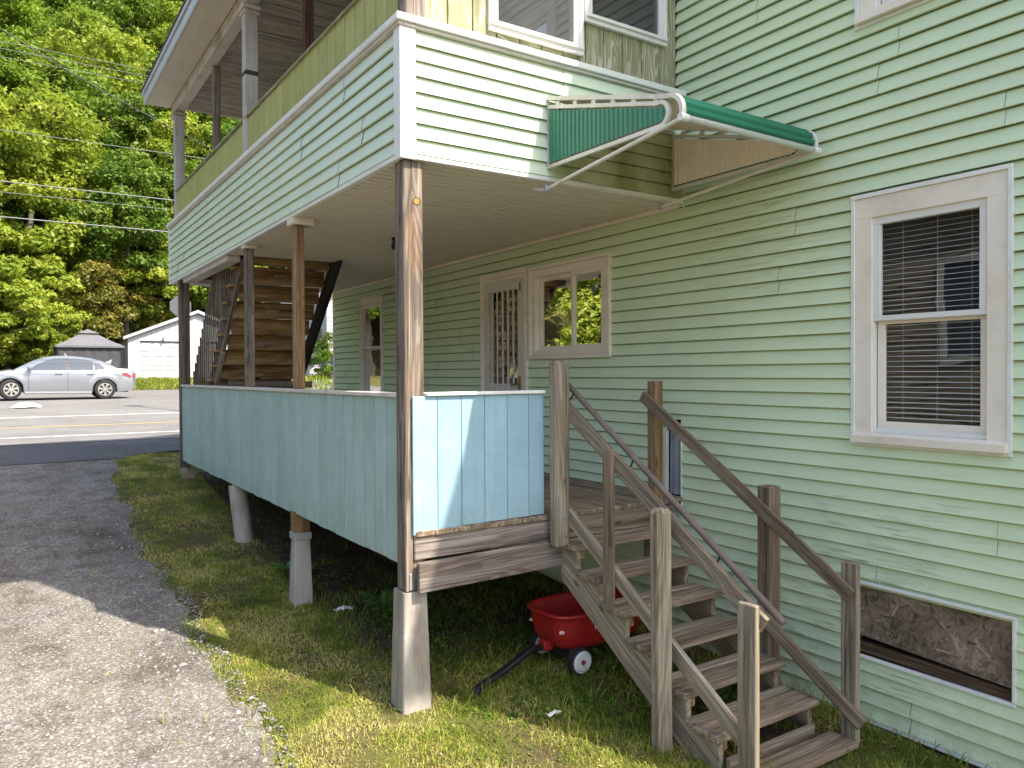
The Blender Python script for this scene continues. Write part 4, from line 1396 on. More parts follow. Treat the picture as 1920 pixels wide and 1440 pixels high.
# ------------------------------------------------------------------ concrete scraps, paper, small litter
def crumple(name, c, sx, sy, sz, mat, seed, label, cat, n=7):
    r_ = random.Random(seed); g = MB()
    vs = [(c[0] + (i / n - .5) * sx + r_.uniform(-.1, .1) * sx / n, c[1] + (j / n - .5) * sy + r_.uniform(-.1, .1) * sy / n, c[2] + r_.random() * sz * (1 - abs(i / n - .5))) for j in range(n + 1) for i in range(n + 1)]
    g.add(vs, [(j * (n + 1) + i, j * (n + 1) + i + 1, (j + 1) * (n + 1) + i + 1, (j + 1) * (n + 1) + i) for j in range(n) for i in range(n)])
    o = g.obj(name, mat); return tag(o, label, cat)


m_paper = plain('paper', (.70, .70, .68), .6)
crumple('paper_scrap', (.29, 1.98, .125), .16, .07, .04, m_paper, 2, 'crumpled white paper scrap on the dirt beside the block-topped pier', 'paper')
crumple('paper_scrap', (.76, -.57, 0.0), .11, .03, .03, m_paper, 3, 'thin white wrapper strip in the shaded grass near the stairs', 'paper')

# ------------------------------------------------------------------ grass, weeds, stones
rs = np.random.RandomState(11)
m_blade = leaf('grass_blade', [(.065, .11, .013), (.13, .18, .022), (.24, .28, .04), (.39, .38, .095), (.50, .44, .19)], .35, .6)


def vnoise(x, y, s, seed):
    r_ = np.random.RandomState(seed); N_ = 64
    g_ = r_.rand(N_, N_)
    X = (np.asarray(x) * s) % N_; Y = (np.asarray(y) * s) % N_
    i, j = np.floor(X).astype(int), np.floor(Y).astype(int); fx_, fy_ = X - i, Y - j
    fx_ = fx_ * fx_ * (3 - 2 * fx_); fy_ = fy_ * fy_ * (3 - 2 * fy_)
    i1, j1 = (i + 1) % N_, (j + 1) % N_
    return g_[i, j] * (1 - fx_) * (1 - fy_) + g_[i1, j] * fx_ * (1 - fy_) + g_[i, j1] * (1 - fx_) * fy_ + g_[i1, j1] * fx_ * fy_


def blades(name, areas, hmin, hmax, wd, mat, keep=None, dry=0.0, lean_=.7, label=None, seed=0):
    P = []
    r_ = np.random.RandomState(seed)
    for (x0, x1, y0, y1, dens, hs) in areas:
        n_ = int((x1 - x0) * (y1 - y0) * dens)
        q = np.stack([r_.uniform(x0, x1, n_), r_.uniform(y0, y1, n_), np.full(n_, hs)], 1)
        P.append(q)
    P = np.concatenate(P)
    pat = vnoise(P[:, 0], P[:, 1], 2.3, 5) * .6 + vnoise(P[:, 0], P[:, 1], 7, 6) * .4
    k = r_.rand(len(P)) < np.clip((pat - .18) * 2.6, .12, 1)
    if keep is not None: k &= keep(P[:, 0], P[:, 1])
    P = P[k]; pat = pat[k]; n_ = len(P)
    h = r_.uniform(hmin, hmax, n_) * P[:, 2] * (.6 + .8 * pat)
    a = r_.uniform(0, 2 * np.pi, n_); la = r_.uniform(0, 2 * np.pi, n_)
    ln = h * lean_ * r_.uniform(.2, 1.5, n_)
    w_ = wd * r_.uniform(.6, 1.3, n_)
    z = zg(P[:, 0], P[:, 1])
    d = np.stack([np.cos(a), np.sin(a)], 1) * w_[:, None]
    l = np.stack([np.cos(la), np.sin(la)], 1) * ln[:, None]
    B = P[:, :2]
    V = np.zeros((n_, 5, 3))
    V[:, 0, :2] = B - d; V[:, 1, :2] = B + d
    V[:, 2, :2] = B + l * .4 - d * .8; V[:, 3, :2] = B + l * .4 + d * .8
    V[:, 4, :2] = B + l
    V[:, 0, 2] = V[:, 1, 2] = z - .004
    V[:, 2, 2] = V[:, 3, 2] = z + h * .62
    V[:, 4, 2] = z + h * np.clip(1.05 - .35 * (ln / h) ** 2, .35, 1)
    b = (np.arange(n_) * 5)[:, None]
    F = np.concatenate([b + [0, 1, 3], b + [0, 3, 2], b + [2, 3, 4]], 1).reshape(-1)
    drypat = vnoise(P[:, 0], P[:, 1], 3.1, 8) * .65 + vnoise(P[:, 0], P[:, 1], 11, 9) * .35
    t_ = np.clip(.16 + .5 * r_.rand(n_) * .6 + dry * (drypat - .30) * 1.5 + (r_.rand(n_) < .06) * .35, 0, 1)
    T = np.repeat(t_, 5).reshape(n_, 5); T[:, 4] += .08; T[:, :2] -= .08
    me = fast_mesh(name, V.reshape(-1, 3), 3, F, mat, np.clip(T.reshape(-1), 0, 1))
    o = link(bpy.data.objects.new(name, me))
    return tag(o, label, 'grass', kind='stuff')


def keep_lawn(x, y):
    ok = x > gedge(y) - .05 + .12 * (vnoise(x, y, 9, 3) - .5)
    ok &= ~((x > 2.5) & (y < 8.2))
    ok &= ~((abs(x - .035) < .12) & (abs(y - .085) < .12))
    ok &= ~((x > 1.2) & (x < 2.12) & (y < -1.3) & (y > -1.88) & (vnoise(x, y, 6, 4) < .5))
    return ok


blades('grass', [(-1.15, 2.5, -3.6, .35, 7500, 1.0), (-1.15, .1, .35, 4.2, 6000, 1.0), (-1.1, .25, 4.2, 10.6, 3200, 1.2)], .011, .034, .0027, m_blade, keep_lawn, 1.1, 1.25, 'short patchy lawn between the gravel drive and the porch', 3)
blades('shade_grass', [(.05, 2.5, .3, 3.4, 1100, 1.3), (.1, 2.5, 3.4, 8, 160, 1.2), (.2, 2.5, -2.6, .4, 420, 1.7), (-1.0, 1.3, -2.4, .4, 90, 2.2)], .025, .07, .0032, m_blade, keep_lawn, .35, 1.0, 'sparse grass in the shade below the porch', 4)
blades('lawn', [(2, 14, 35.1, 42.2, 130, 2.0), (3.5, 20, 21.6, 27, 150, 2.0)], .06, .12, .02, m_blade, None, .25, .6, 'sunlit lawn strip in front of the white garage', 5)
blades('tall_weeds_by_wall', [(2.35, 2.5, -4, -1.2, 420, 2.4), (-1.02, -.85, -3, 6, 260, 1.8), (-1.6, -.95, -2, 9, 14, 1.2)], .03, .08, .0035, m_blade, lambda x, y: x < 2.5, .7, 1.0, 'ragged grass along the foot of the mint wall', 6)

m_weed = leaf('weed_leaf', [(.05, .10, .018), (.09, .17, .028), (.15, .24, .04)], .3, .5)


def weeds(name, spots, label, mat=m_weed, seed=1):
    r_ = np.random.RandomState(seed); VV = []; TT = []
    for (x, y, rad, n_, size, hh) in spots:
        a = r_.uniform(0, 2 * np.pi, n_); d = rad * np.sqrt(r_.rand(n_))
        cx, cy_ = x + d * np.cos(a), y + d * np.sin(a)
        z = zg(cx, cy_) + r_.uniform(.01, hh, n_) * (1 - .5 * d / rad)
        th = r_.uniform(0, 2 * np.pi, n_); til = r_.uniform(-.5, .5, n_); s_ = size * r_.uniform(.5, 1.3, n_)
        u = np.stack([np.cos(th) * np.cos(til), np.sin(th) * np.cos(til), np.sin(til)], 1)
        v = np.stack([-np.sin(th), np.cos(th), r_.uniform(-.3, .3, n_)], 1) * .62
        c0 = np.stack([cx, cy_, z], 1)
        S = s_[:, None]
        quad = np.stack([c0 - u * S, c0 - u * S * .1 + v * S * .8, c0 + u * S * .55 + v * S * .55, c0 + u * S, c0 + u * S * .55 - v * S * .55, c0 - u * S * .1 - v * S * .8], 1)
        VV.append(quad); TT.append(np.repeat(r_.rand(n_), 6))
    V = np.concatenate(VV); n_ = len(V)
    me = fast_mesh(name, V.reshape(-1, 3), 6, np.arange(n_ * 6), mat, np.concatenate(TT))
    return tag(link(bpy.data.objects.new(name, me)), label, 'weeds', kind='stuff')


sp = [(.62, 1.45, .35, 500, .022, .16), (1.0, 1.1, .35, 420, .02, .12), (.5, .75, .3, 260, .018, .08), (.95, -.35, .35, 420, .02, .06), (.75, .45, .3, 300, .02, .08), (1.35, 1.9, .6, 500, .025, .2),
      (1.9, 2.7, .6, 350, .03, .25), (.35, 3.0, .5, 300, .022, .12), (.2, 3.9, .4, 160, .02, .1), (1.75, -.8, .35, 300, .035, .3), (1.8, -.2, .35, 260, .03, .25), (1.15, -.75, .3, 220, .02, .05), (-.3, 2.9, .35, 200, .018, .05), (-.2, 4.0, .4, 220, .02, .06),
      (.55, -.2, .25, 160, .016, .04), (2.3, -1.75, .15, 60, .02, .08), (-.45, 1.0, .5, 220, .013, .03), (.3, -.9, .5, 240, .013, .03), (1.3, .6, .3, 260, .022, .1)]
weeds('weeds', sp, 'low broadleaf weeds in the shade below the porch', seed=5)


def fern(name, x, y, n_, L, label, seed):
    r_ = random.Random(seed); z0 = zgf(x, y)
    root = thing(name, (x, y, z0), label, 'fern')
    for k in range(n_):
        a = 2 * math.pi * k / n_ + r_.uniform(-.3, .3); l = L * r_.uniform(.7, 1.1)
        g = MB(); pts = []
        for i in range(12):
            t_ = i / 11
            pts.append(Vector((x + math.cos(a) * l * .75 * t_, y + math.sin(a) * l * .75 * t_, z0 + l * (1.0 * t_ - .5 * t_ * t_))))
        g.tube(pts, .003, 4)
        for i in range(2, 12):
            p = pts[i]; d = (pts[i] - pts[i - 1]).normalized(); s_ = d.cross(Vector((0, 0, 1))).normalized()
            ll = l * .23 * math.sin(math.pi * (i / 12) ** .7) + .012
            for sg in (-1, 1):
                q = s_ * sg
                g.add([p, p + q * ll * .5 + d * .02, p + q * ll + d * ll * .25 - Vector((0, 0, .01)), p + q * ll * .5 - d * .012], [(0, 1, 2, 3)])
        me = g.mesh('frond', m_weed2)
        link(bpy.data.objects.new('frond', me), root)
    return root


m_weed2 = mottled('fern_green', (.05, .12, .02), (.09, .19, .035), 30, .5)
fern('fern', .62, 1.75, 9, .36, 'bright green fern growing beside the tall tapered pier under the porch', 4)
fern('fern', .2, 3.15, 8, .26, 'small fern between the round tube pier and the block-topped pier', 6)

# loose stones
m_stone = leaf('stone', [(.09, .086, .082), (.15, .142, .135), (.21, .20, .19), (.33, .32, .31)], 0.0, .9)


def stones(name, areas, label, seed):
    r_ = np.random.RandomState(seed); Q = []
    for (x0, x1, y0, y1, n_, s0, s1) in areas:
        Q.append(np.stack([r_.uniform(x0, x1, n_), r_.uniform(y0, y1, n_), s0 + (s1 - s0) * r_.rand(n_) ** 3], 1))
    Q = np.concatenate(Q); Q = Q[Q[:, 0] < gedge(Q[:, 1]) + .14]
    n_ = len(Q)
    base = np.array([(1, 0, 0), (.3, .95, .1), (-.8, .6, 0), (-.9, -.5, .1), (.2, -1, 0), (.35, .1, .62), (-.35, -.1, .55)], float)
    F = np.array([(0, 1, 5), (1, 2, 5), (2, 6, 5), (2, 3, 6), (3, 4, 6), (4, 5, 6), (4, 0, 5)])
    V = np.repeat(base[None], n_, 0) * r_.uniform(.6, 1.2, (n_, 7, 3)) * Q[:, 2][:, None, None]
    a = r_.uniform(0, 6.28, n_); c, s_ = np.cos(a)[:, None], np.sin(a)[:, None]
    x = V[:, :, 0] * c - V[:, :, 1] * s_; y_ = V[:, :, 0] * s_ + V[:, :, 1] * c
    V[:, :, 0] = x + Q[:, 0][:, None]; V[:, :, 1] = y_ + Q[:, 1][:, None]
    V[:, :, 2] += zg(Q[:, 0], Q[:, 1])[:, None] + .012
    me = fast_mesh(name, V.reshape(-1, 3), 3, (F[None] + (np.arange(n_) * 7)[:, None, None]).reshape(-1), m_stone, np.repeat(r_.rand(n_) ** 1.4, 7))
    return tag(link(bpy.data.objects.new(name, me)), label, 'gravel', kind='stuff')


stones('gravel_stones', [(-3.6, -.8, -1.2, 3.5, 30000, .003, .015), (-3.2, -.8, 3.5, 9.5, 6000, .004, .016), (-1.25, -.8, -1, 7, 900, .006, .03), (-3.5, -.9, -1, 6, 110, .014, .03)], 'loose grey stones of the gravel drive', 8)
m_litter = leaf('leaf_litter', [(.42, .36, .07), (.30, .30, .08), (.36, .24, .10), (.22, .14, .07)], .1, .7)
weeds('fallen_leaves', [(-2.0, 1.5, 1.6, 40, .026, .015), (-1.6, 1.0, 1.6, 160, .009, .012), (-1.9, 4.5, 2.0, 120, .012, .012), (-1.2, 2.4, .8, 22, .022, .02), (-1.05, .6, .5, 60, .01, .015), (0, -1.2, 1.2, 26, .02, .04), (.9, 1.5, 1.2, 40, .022, .03), (2.2, -1.6, .4, 14, .02, .04)], 'scattered yellow and brown fallen leaves', m_litter, 9)

# ------------------------------------------------------------------ silver sedan across the street
m_paint = NT('silver_paint'); m_paint.b.inputs['Coat Weight'].default_value = .7; m_paint.b.inputs['Coat Roughness'].default_value = .06
m_paint = m_paint.done((.27, .285, .32), .34, .5, .55)
m_cglass = NT('car_glass'); m_cglass = m_cglass.done((.03, .05, .075), .06, .5)
m_dk = plain('car_black', (.012, .012, .014), .5)
m_rim2 = plain('alloy', (.55, .54, .53), .3, .5, .7)
m_tail = plain('tail_lamp', (.42, .012, .015), .2, .6)
m_head = plain('head_lamp', (.5, .52, .55), .15, .6)
car = thing('parked_car', (-.7, 26.2, 1.40), 'silver sedan parked across the street before the grey canopy', 'car')
# car frame: x from the rear (0) to the nose (4.73); y across, +y = side away from the camera
CO = Matrix.Translation((1.66, 26.18, 1.425)) @ Matrix.Rotation(R(180), 4, 'Z') @ Matrix.Rotation(R(-.8), 4, 'Y')
# after the half turn +x points to -X and the near side is local +y
LEN = 4.73; HWD = .90
RWX, FWX, WR = .98, 3.73, .325


def up_line(x): return float(np.interp(x, [0, .06, .2, .6, 1.0, 1.6, 2.6, 3.5, 3.75, 4.2, 4.55, 4.7, 4.73], [.86, .98, 1.03, 1.04, 1.0, .965, .935, .93, .955, .87, .76, .66, .60]))


def lo_line(x):
    b = float(np.interp(x, [0, .1, .5, 1.4, 3.3, 4.2, 4.6, 4.73], [.42, .30, .25, .21, .20, .22, .24, .34]))
    for wx in (RWX, FWX):
        d = abs(x - wx)
        if d < .385: b = max(b, math.sqrt(.385 ** 2 - d * d) + .32)
    return b


def half_w(x, z):
    plan = float(np.interp(x, [0, .12, .5, 1.2, 3.4, 4.1, 4.5, 4.68, 4.73], [.66, .80, .875, .90, .90, .87, .78, .62, .52]))
    prof_ = float(np.interp(z, [.2, .35, .6, .8, .95, 1.04], [.95, .985, 1.0, .99, .955, .90]))
    fl = 0
    for wx in (RWX, FWX):
        d = math.hypot(x - wx, z - .34)
        fl = max(fl, .018 * max(0, 1 - abs(d - .43) / .12))
    return plan * prof_ + fl


xs = sorted(set([round(v, 4) for v in np.linspace(0, LEN, 74)] + [round(wx + d, 4) for wx in (RWX, FWX) for d in np.linspace(-.386, .386, 25)]))
g = MB(); nz = 9
for sy in (1, -1):
    vs = []
    for x in xs:
        a, b_ = lo_line(x), up_line(x)
        for j in range(nz):
            z = a + (b_ - a) * j / (nz - 1)
            vs.append((x, sy * half_w(x, z), z))
    fs = [(i * nz + j, (i + 1) * nz + j, (i + 1) * nz + j + 1, i * nz + j + 1) for i in range(len(xs) - 1) for j in range(nz - 1)]
    g.add(vs, fs)
# deck between the two sides (bonnet, scuttle, boot) with a little crown
nc = 9; vs = []
for x in xs:
    z = up_line(x); hw = half_w(x, z)
    for j in range(nc):
        t_ = -1 + 2 * j / (nc - 1)
        vs.append((x, t_ * hw, z + .05 * (1 - t_ * t_)))
g.add(vs, [(i * nc + j, (i + 1) * nc + j, (i + 1) * nc + j + 1, i * nc + j + 1) for i in range(len(xs) - 1) for j in range(nc - 1)])
for x in (0, LEN):
    a, b_ = lo_line(x), up_line(x)
    g.quad((x, -half_w(x, a), a), (x, half_w(x, a), a), (x, half_w(x, b_), b_), (x, -half_w(x, b_), b_))
body = g.obj('body', m_paint, car, CO, smooth=True)
# cabin: roof line and side glass
roofx = [.50, .75, 1.05, 1.35, 1.7, 2.1, 2.45, 2.75, 3.05, 3.35, 3.62]
roofz = [1.05, 1.19, 1.325, 1.41, 1.46, 1.485, 1.475, 1.435, 1.32, 1.16, 1.0]
g = MB(); nc = 11; vs = []
for x, z in zip(roofx, roofz):
    bz = min(up_line(x), z - .005)
    hb_ = half_w(x, bz) - .03
    ht_ = hb_ - .26 * (z - bz) / .5
    row = [(x, -hb_, bz - .02)]
    for j in range(nc):
        t_ = -1 + 2 * j / (nc - 1)
        row.append((x, t_ * ht_, z + .03 * (1 - t_ ** 4) - .03))
    row.append((x, hb_, bz - .02))
    vs += row
m_ = nc + 2
g.add(vs, [(i * m_ + j, (i + 1) * m_ + j, (i + 1) * m_ + j + 1, i * m_ + j + 1) for i in range(len(roofx) - 1) for j in range(m_ - 1)])
cab = g.obj('roof', m_paint, car, CO, smooth=True)


def side_glass(poly, sy, nm, mat, off=.006):
    g = MB(); vs = []
    for (x, z) in poly:
        zr = float(np.interp(x, roofx, roofz)) - .03; bz = up_line(x) - .02
        hb_ = half_w(x, bz) - .03; ht_ = hb_ - .26 * (zr + .03 - bz - .02) / .5
        t_ = (z - bz) / max(zr - bz, .01)
        vs.append((x, sy * (hb_ + (ht_ - hb_) * t_ + off), z))
    g.add(vs, [tuple(range(len(poly)))])
    g.add([(x, y - sy * .004, z) for x, y, z in vs], [tuple(range(len(poly)))[::-1]])
    return g.obj(nm, mat, cab, CO)


for sy in (1, -1):
    side_glass([(2.14, .975), (3.30, .955), (3.18, 1.03), (2.95, 1.18), (2.70, 1.31), (2.45, 1.375), (2.16, 1.385)], sy, 'side_window', m_cglass)
    side_glass([(1.32, 1.0), (2.06, .98), (2.06, 1.385), (1.75, 1.375), (1.48, 1.335), (1.33, 1.29)], sy, 'side_window', m_cglass)
    side_glass([(.98, 1.03), (1.29, 1.0), (1.30, 1.28), (1.16, 1.215), (1.02, 1.115)], sy, 'side_window', m_cglass)
    side_glass([(2.065, .975), (2.135, .972), (2.155, 1.39), (2.065, 1.392)], sy, 'window_pillar', m_dk, .004)
    for x0_ in (1.18, 2.10, 3.22):       # door shuts
        g = MB()
        zz = np.linspace(lo_line(x0_) + .1 if x0_ > 1.4 else .72, up_line(x0_) - .01, 8)
        for j in range(7): g.quad((x0_ - .005, sy * (half_w(x0_, zz[j]) + .003), zz[j]), (x0_ + .005, sy * (half_w(x0_, zz[j]) + .003), zz[j]), (x0_ + .005, sy * (half_w(x0_, zz[j + 1]) + .003), zz[j + 1]), (x0_ - .005, sy * (half_w(x0_, zz[j + 1]) + .003), zz[j + 1]))
        g.obj('door_seam', m_dk, body, CO)
    for x0_ in (1.42, 2.36):
        g = MB(); g.cbox(x0_ - .11, x0_ + .11, sy * .89 - .03, sy * .89 + .03, .835, .868, .012); g.obj('door_handle', m_paint, body, CO)
    g = MB(); g.cbox(3.10, 3.28, sy * .98 - .09, sy * .98 + .09, .98, 1.10, .04); g.obj('mirror', m_paint, car, CO)
    g = MB()
    for (x, z) in ((.02, .74), (.05, .88), (.20, .93), (.46, .90), (.40, .84), (.2, .76)): g.v.append((x, sy * (half_w(x, z) + .028), z))
    g.f.append(tuple(range(6))); g.obj('tail_light', m_tail, car, CO)
    g = MB(); g.cbox(-.008, .012, sy * .5 - .16, sy * .5 + .16, .76, .90, .006); g.obj('tail_light', m_tail, car, CO)
    g = MB()
    for (x, z) in ((4.30, .66), (4.62, .62), (4.55, .74), (4.22, .83)): g.v.append((x, sy * (half_w(x, z) + .006), z))
    g.f.append((0, 1, 2, 3)); g.obj('headlight', m_head, car, CO)
    g = MB(); g.cbox(1.38, 3.34, sy * .872 - .03, sy * .872 + .03, .17, .25, .02); g.obj('sill', m_paint, car, CO)
for (a_, b_, nm) in ((.53, 1.03, 'rear_window'), (2.80, 3.58, 'windscreen')):
    g = MB(); rows = []
    for x in np.linspace(a_, b_, 6):
        z = float(np.interp(x, roofx, roofz)); bz = up_line(x); hb_ = half_w(x, bz) - .03; ht_ = hb_ - .26 * (z - bz) / .5 - .07
        rows.append([(x, t_ * ht_, z + .03 * (1 - t_ ** 4) - .022) for t_ in np.linspace(-1, 1, 7)])
    g.add([p for r_ in rows for p in r_], [(i * 7 + j, (i + 1) * 7 + j, (i + 1) * 7 + j + 1, i * 7 + j + 1) for i in range(5) for j in range(6)])
    g.obj(nm, m_cglass, cab, CO, smooth=True)
g = MB(); g.box(.25, 4.5, -.78, .78, .24, .60); g.obj('chassis', m_dk, car, CO)
for wx, st in ((RWX, 0), (FWX, 16)):
    for sy in (1, -1):
        WM_ = CO @ Matrix.Translation((wx, sy * .80, WR + .005)) @ Matrix.Rotation(R(st), 4, 'Z')
        g = MB(); g.tube([(0, -.10, 0), (0, -.095, 0), (0, .085, 0), (0, .10, 0), (0, .10, 0)], [.30, WR, WR, .30, .225], 36); wh = g.obj('wheel', m_tyre, car, WM_)
        ys = sy * .088
        g = MB(); g.tube([(0, ys, 0), (0, ys + sy * .004, 0)], .225, 36); g.obj('rim_back', m_dk, wh, WM_)
        g = MB()
        ri, ro_ = .195, .222
        n = 36
        vs = [(math.cos(2 * math.pi * k / n) * r_, ys + sy * .022, math.sin(2 * math.pi * k / n) * r_) for r_ in (ri, ro_) for k in range(n)]
        g.add(vs, [(k, (k + 1) % n, n + (k + 1) % n, n + k) for k in range(n)])
        for k in range(7):
            a = 2 * math.pi * k / 7 + .2
            for dd in (0,):
                c_, s_ = math.cos(a), math.sin(a); px, pz = -s_, c_
                g.add([(c_ * .04 + px * .018, ys + sy * .03, s_ * .04 + pz * .018), (c_ * .2 + px * .036, ys + sy * .024, s_ * .2 + pz * .036), (c_ * .2 - px * .036, ys + sy * .024, s_ * .2 - pz * .036), (c_ * .04 - px * .018, ys + sy * .03, s_ * .04 - pz * .018)], [(0, 1, 2, 3)])
        g.tube([(0, ys + sy * .01, 0), (0, ys + sy * .032, 0)], .045, 14)
        g.obj('rim', m_rim2, wh, WM_)
# white scrap on the asphalt in front of the car
g = MB(); n = 10; vs = []
r_ = random.Random(4)
for j in range(n + 1):
    for i in range(n + 1):
        u, v_ = i / n * 2 - 1, j / n * 2 - 1
        vs.append((-1.68 + u * .42 * (1 - .1 * v_ * v_), 22.6 + v_ * .22 * (1 - .5 * u * u), zgf(-1.7, 22.6) + .03 + .17 * max(0, 1 - .9 * u * u) * (1 - v_ * v_ * .9) + r_.uniform(0, .02)))
g.add(vs, [(j * (n + 1) + i, j * (n + 1) + i + 1, (j + 1) * (n + 1) + i + 1, (j + 1) * (n + 1) + i) for j in range(n) for i in range(n)])
tag(g.obj('plastic_bundle', plain('white_plastic', (.5, .5, .49), .5), smooth=True), 'flattened white plastic bundle lying on the asphalt by the silver sedan', 'litter')

# ------------------------------------------------------------------ garage
m_white = mottled('white_boards', (.40, .415, .43), (.45, .46, .475), 1.5, .55, .3, (.5, .5, .5), .2, 3)
m_white2 = mottled('white_doors', (.40, .405, .415), (.45, .455, .46), 1.5, .45, .4)
gz = 1.95
gar = thing('garage', (7.1, 44, gz), 'white two-door gable garage behind the silver sedan', 'garage')
G0, G1, GY = 3.50, 10.75, 42.4
gc = (G0 + G1) / 2
d1, d2 = (4.10, 6.62), (7.63, 10.15)
mb = MB()
for (a, b_, c, d) in rsub(rsub([(G0, G1, gz - .2, 4.38)], (d1[0], d1[1], gz - .3, 4.16)), (d2[0], d2[1], gz - .3, 4.16)): mb.box(a, b_, GY + .02, GY + .12, c, d)
mb.prism([(G0, 4.381), (G1, 4.381), (gc, 5.86)], 1, GY + .02, GY + .12)
mb.box(G0, G0 + .1, GY + .12, GY + 7, gz - .2, 4.38); mb.box(G1 - .1, G1, GY + .12, GY + 7, gz - .2, 4.38); mb.box(G0, G1, GY + 7, GY + 7.1, gz - .2, 4.38)
gw = mb.obj('wall', m_white, gar)
x = G0
while x < G1 - .01:
    x1 = min(x + .3, G1)
    zt = 4.38 + min((x + x1) / 2 - G0, G1 - (x + x1) / 2) / (gc - G0) * 1.42
    for (a, b_, c, d) in rsub(rsub([(x + .006, x1 - .006, gz - .15, zt)], (d1[0] - .1, d1[1] + .1, gz - .3, 4.27)), (d2[0] - .1, d2[1] + .1, gz - .3, 4.27)):
        if b_ - a > .05: MB().box(a, b_, GY, GY + .019, c, d).obj('wall_board', m_white, gw)
    x = x1
for (a, b_) in (d1, d2):
    dd = MB(); dd.box(a, b_, GY + .09, GY + .13, gz - .1, 4.10); dd = dd.obj('garage_door', m_white2, gar)
    for r_ in range(8):
        for c_ in range(4):
            pw = (b_ - a) / 4
            MB().cbox(a + c_ * pw + .07, a + (c_ + 1) * pw - .07, GY + .068, GY + .092, gz + .05 + r_ * .262, gz + .05 + r_ * .262 + .20, .008).obj('door_panel', m_white2, dd)
    fr = MB(); fr.box(a - .1, a, GY - .015, GY + .1, gz - .1, 4.16); fr.box(b_, b_ + .1, GY - .015, GY + .1, gz - .1, 4.16); fr.box(a - .1, b_ + .1, GY - .015, GY + .1, 4.161, 4.27); fr.obj('door_frame', m_white2, gar)
rf = MB()
for s, e0 in ((1, G0 - .25), (-1, G1 + .25)):
    ez = 4.38 - .25 * 1.48 / (gc - G0)
    rf.add([(e0, GY - .2, ez), (gc, GY - .2, 5.87), (gc, GY - .2, 5.99), (e0, GY - .2, ez + .1), (e0, GY + 7.3, ez), (gc, GY + 7.3, 5.87), (gc, GY + 7.3, 5.99), (e0, GY + 7.3, ez + .1)],
           [(0, 1, 2, 3), (4, 7, 6, 5), (0, 4, 5, 1), (3, 2, 6, 7), (0, 3, 7, 4)])
gr_ = rf.obj('roof', m_roof, gar)
for s, e0 in ((1, G0 - .25), (-1, G1 + .25)):
    ez = 4.38 - .25 * 1.48 / (gc - G0)
    MB().add([(e0, GY - .24, ez - .06), (gc, GY - .24, 5.81), (gc, GY - .24, 5.98), (e0, GY - .24, ez + .09), (e0, GY - .205, ez - .06), (gc, GY - .205, 5.81), (gc, GY - .205, 5.98), (e0, GY - .205, ez + .09)],
             [(0, 1, 2, 3), (4, 7, 6, 5), (0, 4, 5, 1), (3, 2, 6, 7), (0, 3, 7, 4)]).obj('bargeboard', m_white2, gr_)
g = MB(); g.box(5.28, 5.36, GY - .2, GY - .02, 4.27, 4.38); g.tube([(5.32, GY - .1, 4.36), (5.32, GY - .22, 4.44)], .06, 8); g.obj('flood_lamp', m_metal, gar)

# ------------------------------------------------------------------ grey canopy
m_canvas = mottled('grey_canvas', (.105, .105, .115), (.135, .135, .15), 2, .8, .2)
m_canvas2 = mottled('dark_canvas', (.05, .05, .057), (.07, .07, .08), 3, .85, .2)
m_mesh = mottled('pale_netting', (.28, .28, .30), (.34, .34, .36), 3, .8, .2)
cg = zgf(1.3, 38.5)
can = thing('canopy', (1.3, 39.3, cg), 'grey fabric garden canopy with hanging walls beside the garage', 'canopy')
cx0, cx1, cy0, cy1 = -.05, 2.68, 38, 40.7
cxm, cym = (cx0 + cx1) / 2, (cy0 + cy1) / 2
mb = MB(); E_ = .12; zt = 3.70; m1z = 4.30; s1 = .42
o_ = [(cx0 - E_, cy0 - E_, zt), (cx1 + E_, cy0 - E_, zt), (cx1 + E_, cy1 + E_, zt), (cx0 - E_, cy1 + E_, zt)]
md = [(cxm + (x - cxm) * .62, cym + (y - cym) * .62, 3.98) for x, y, z in o_]
i_ = [(cxm - s1, cym - s1, m1z), (cxm + s1, cym - s1, m1z), (cxm + s1, cym + s1, m1z), (cxm - s1, cym + s1, m1z)]
mb.add(o_ + md + i_, [(0, 1, 5, 4), (1, 2, 6, 5), (2, 3, 7, 6), (3, 0, 4, 7), (4, 5, 9, 8), (5, 6, 10, 9), (6, 7, 11, 10), (7, 4, 8, 11)])
mb.add([(x, y, z - .09) for x, y, z in o_] + o_, [(0, 1, 5, 4), (1, 2, 6, 5), (2, 3, 7, 6), (3, 0, 4, 7)])
mb.obj('canopy_roof', m_canvas, can)
mb = MB(); s2_ = .5; q = [(cxm - s2_, cym - s2_, m1z + .05), (cxm + s2_, cym - s2_, m1z + .05), (cxm + s2_, cym + s2_, m1z + .05), (cxm - s2_, cym + s2_, m1z + .05), (cxm, cym, 4.58)]
mb.add(q, [(0, 1, 4), (1, 2, 4), (2, 3, 4), (3, 0, 4)]); mb.obj('vent_cap', m_canvas, can)
for (x, y) in ((cx0, cy0), (cx1, cy0), (cx0, cy1), (cx1, cy1)):
    MB().box(x - .04, x + .04, y - .04, y + .04, zgf(x, y) - .05, 3.70).obj('pole', m_dk, can)
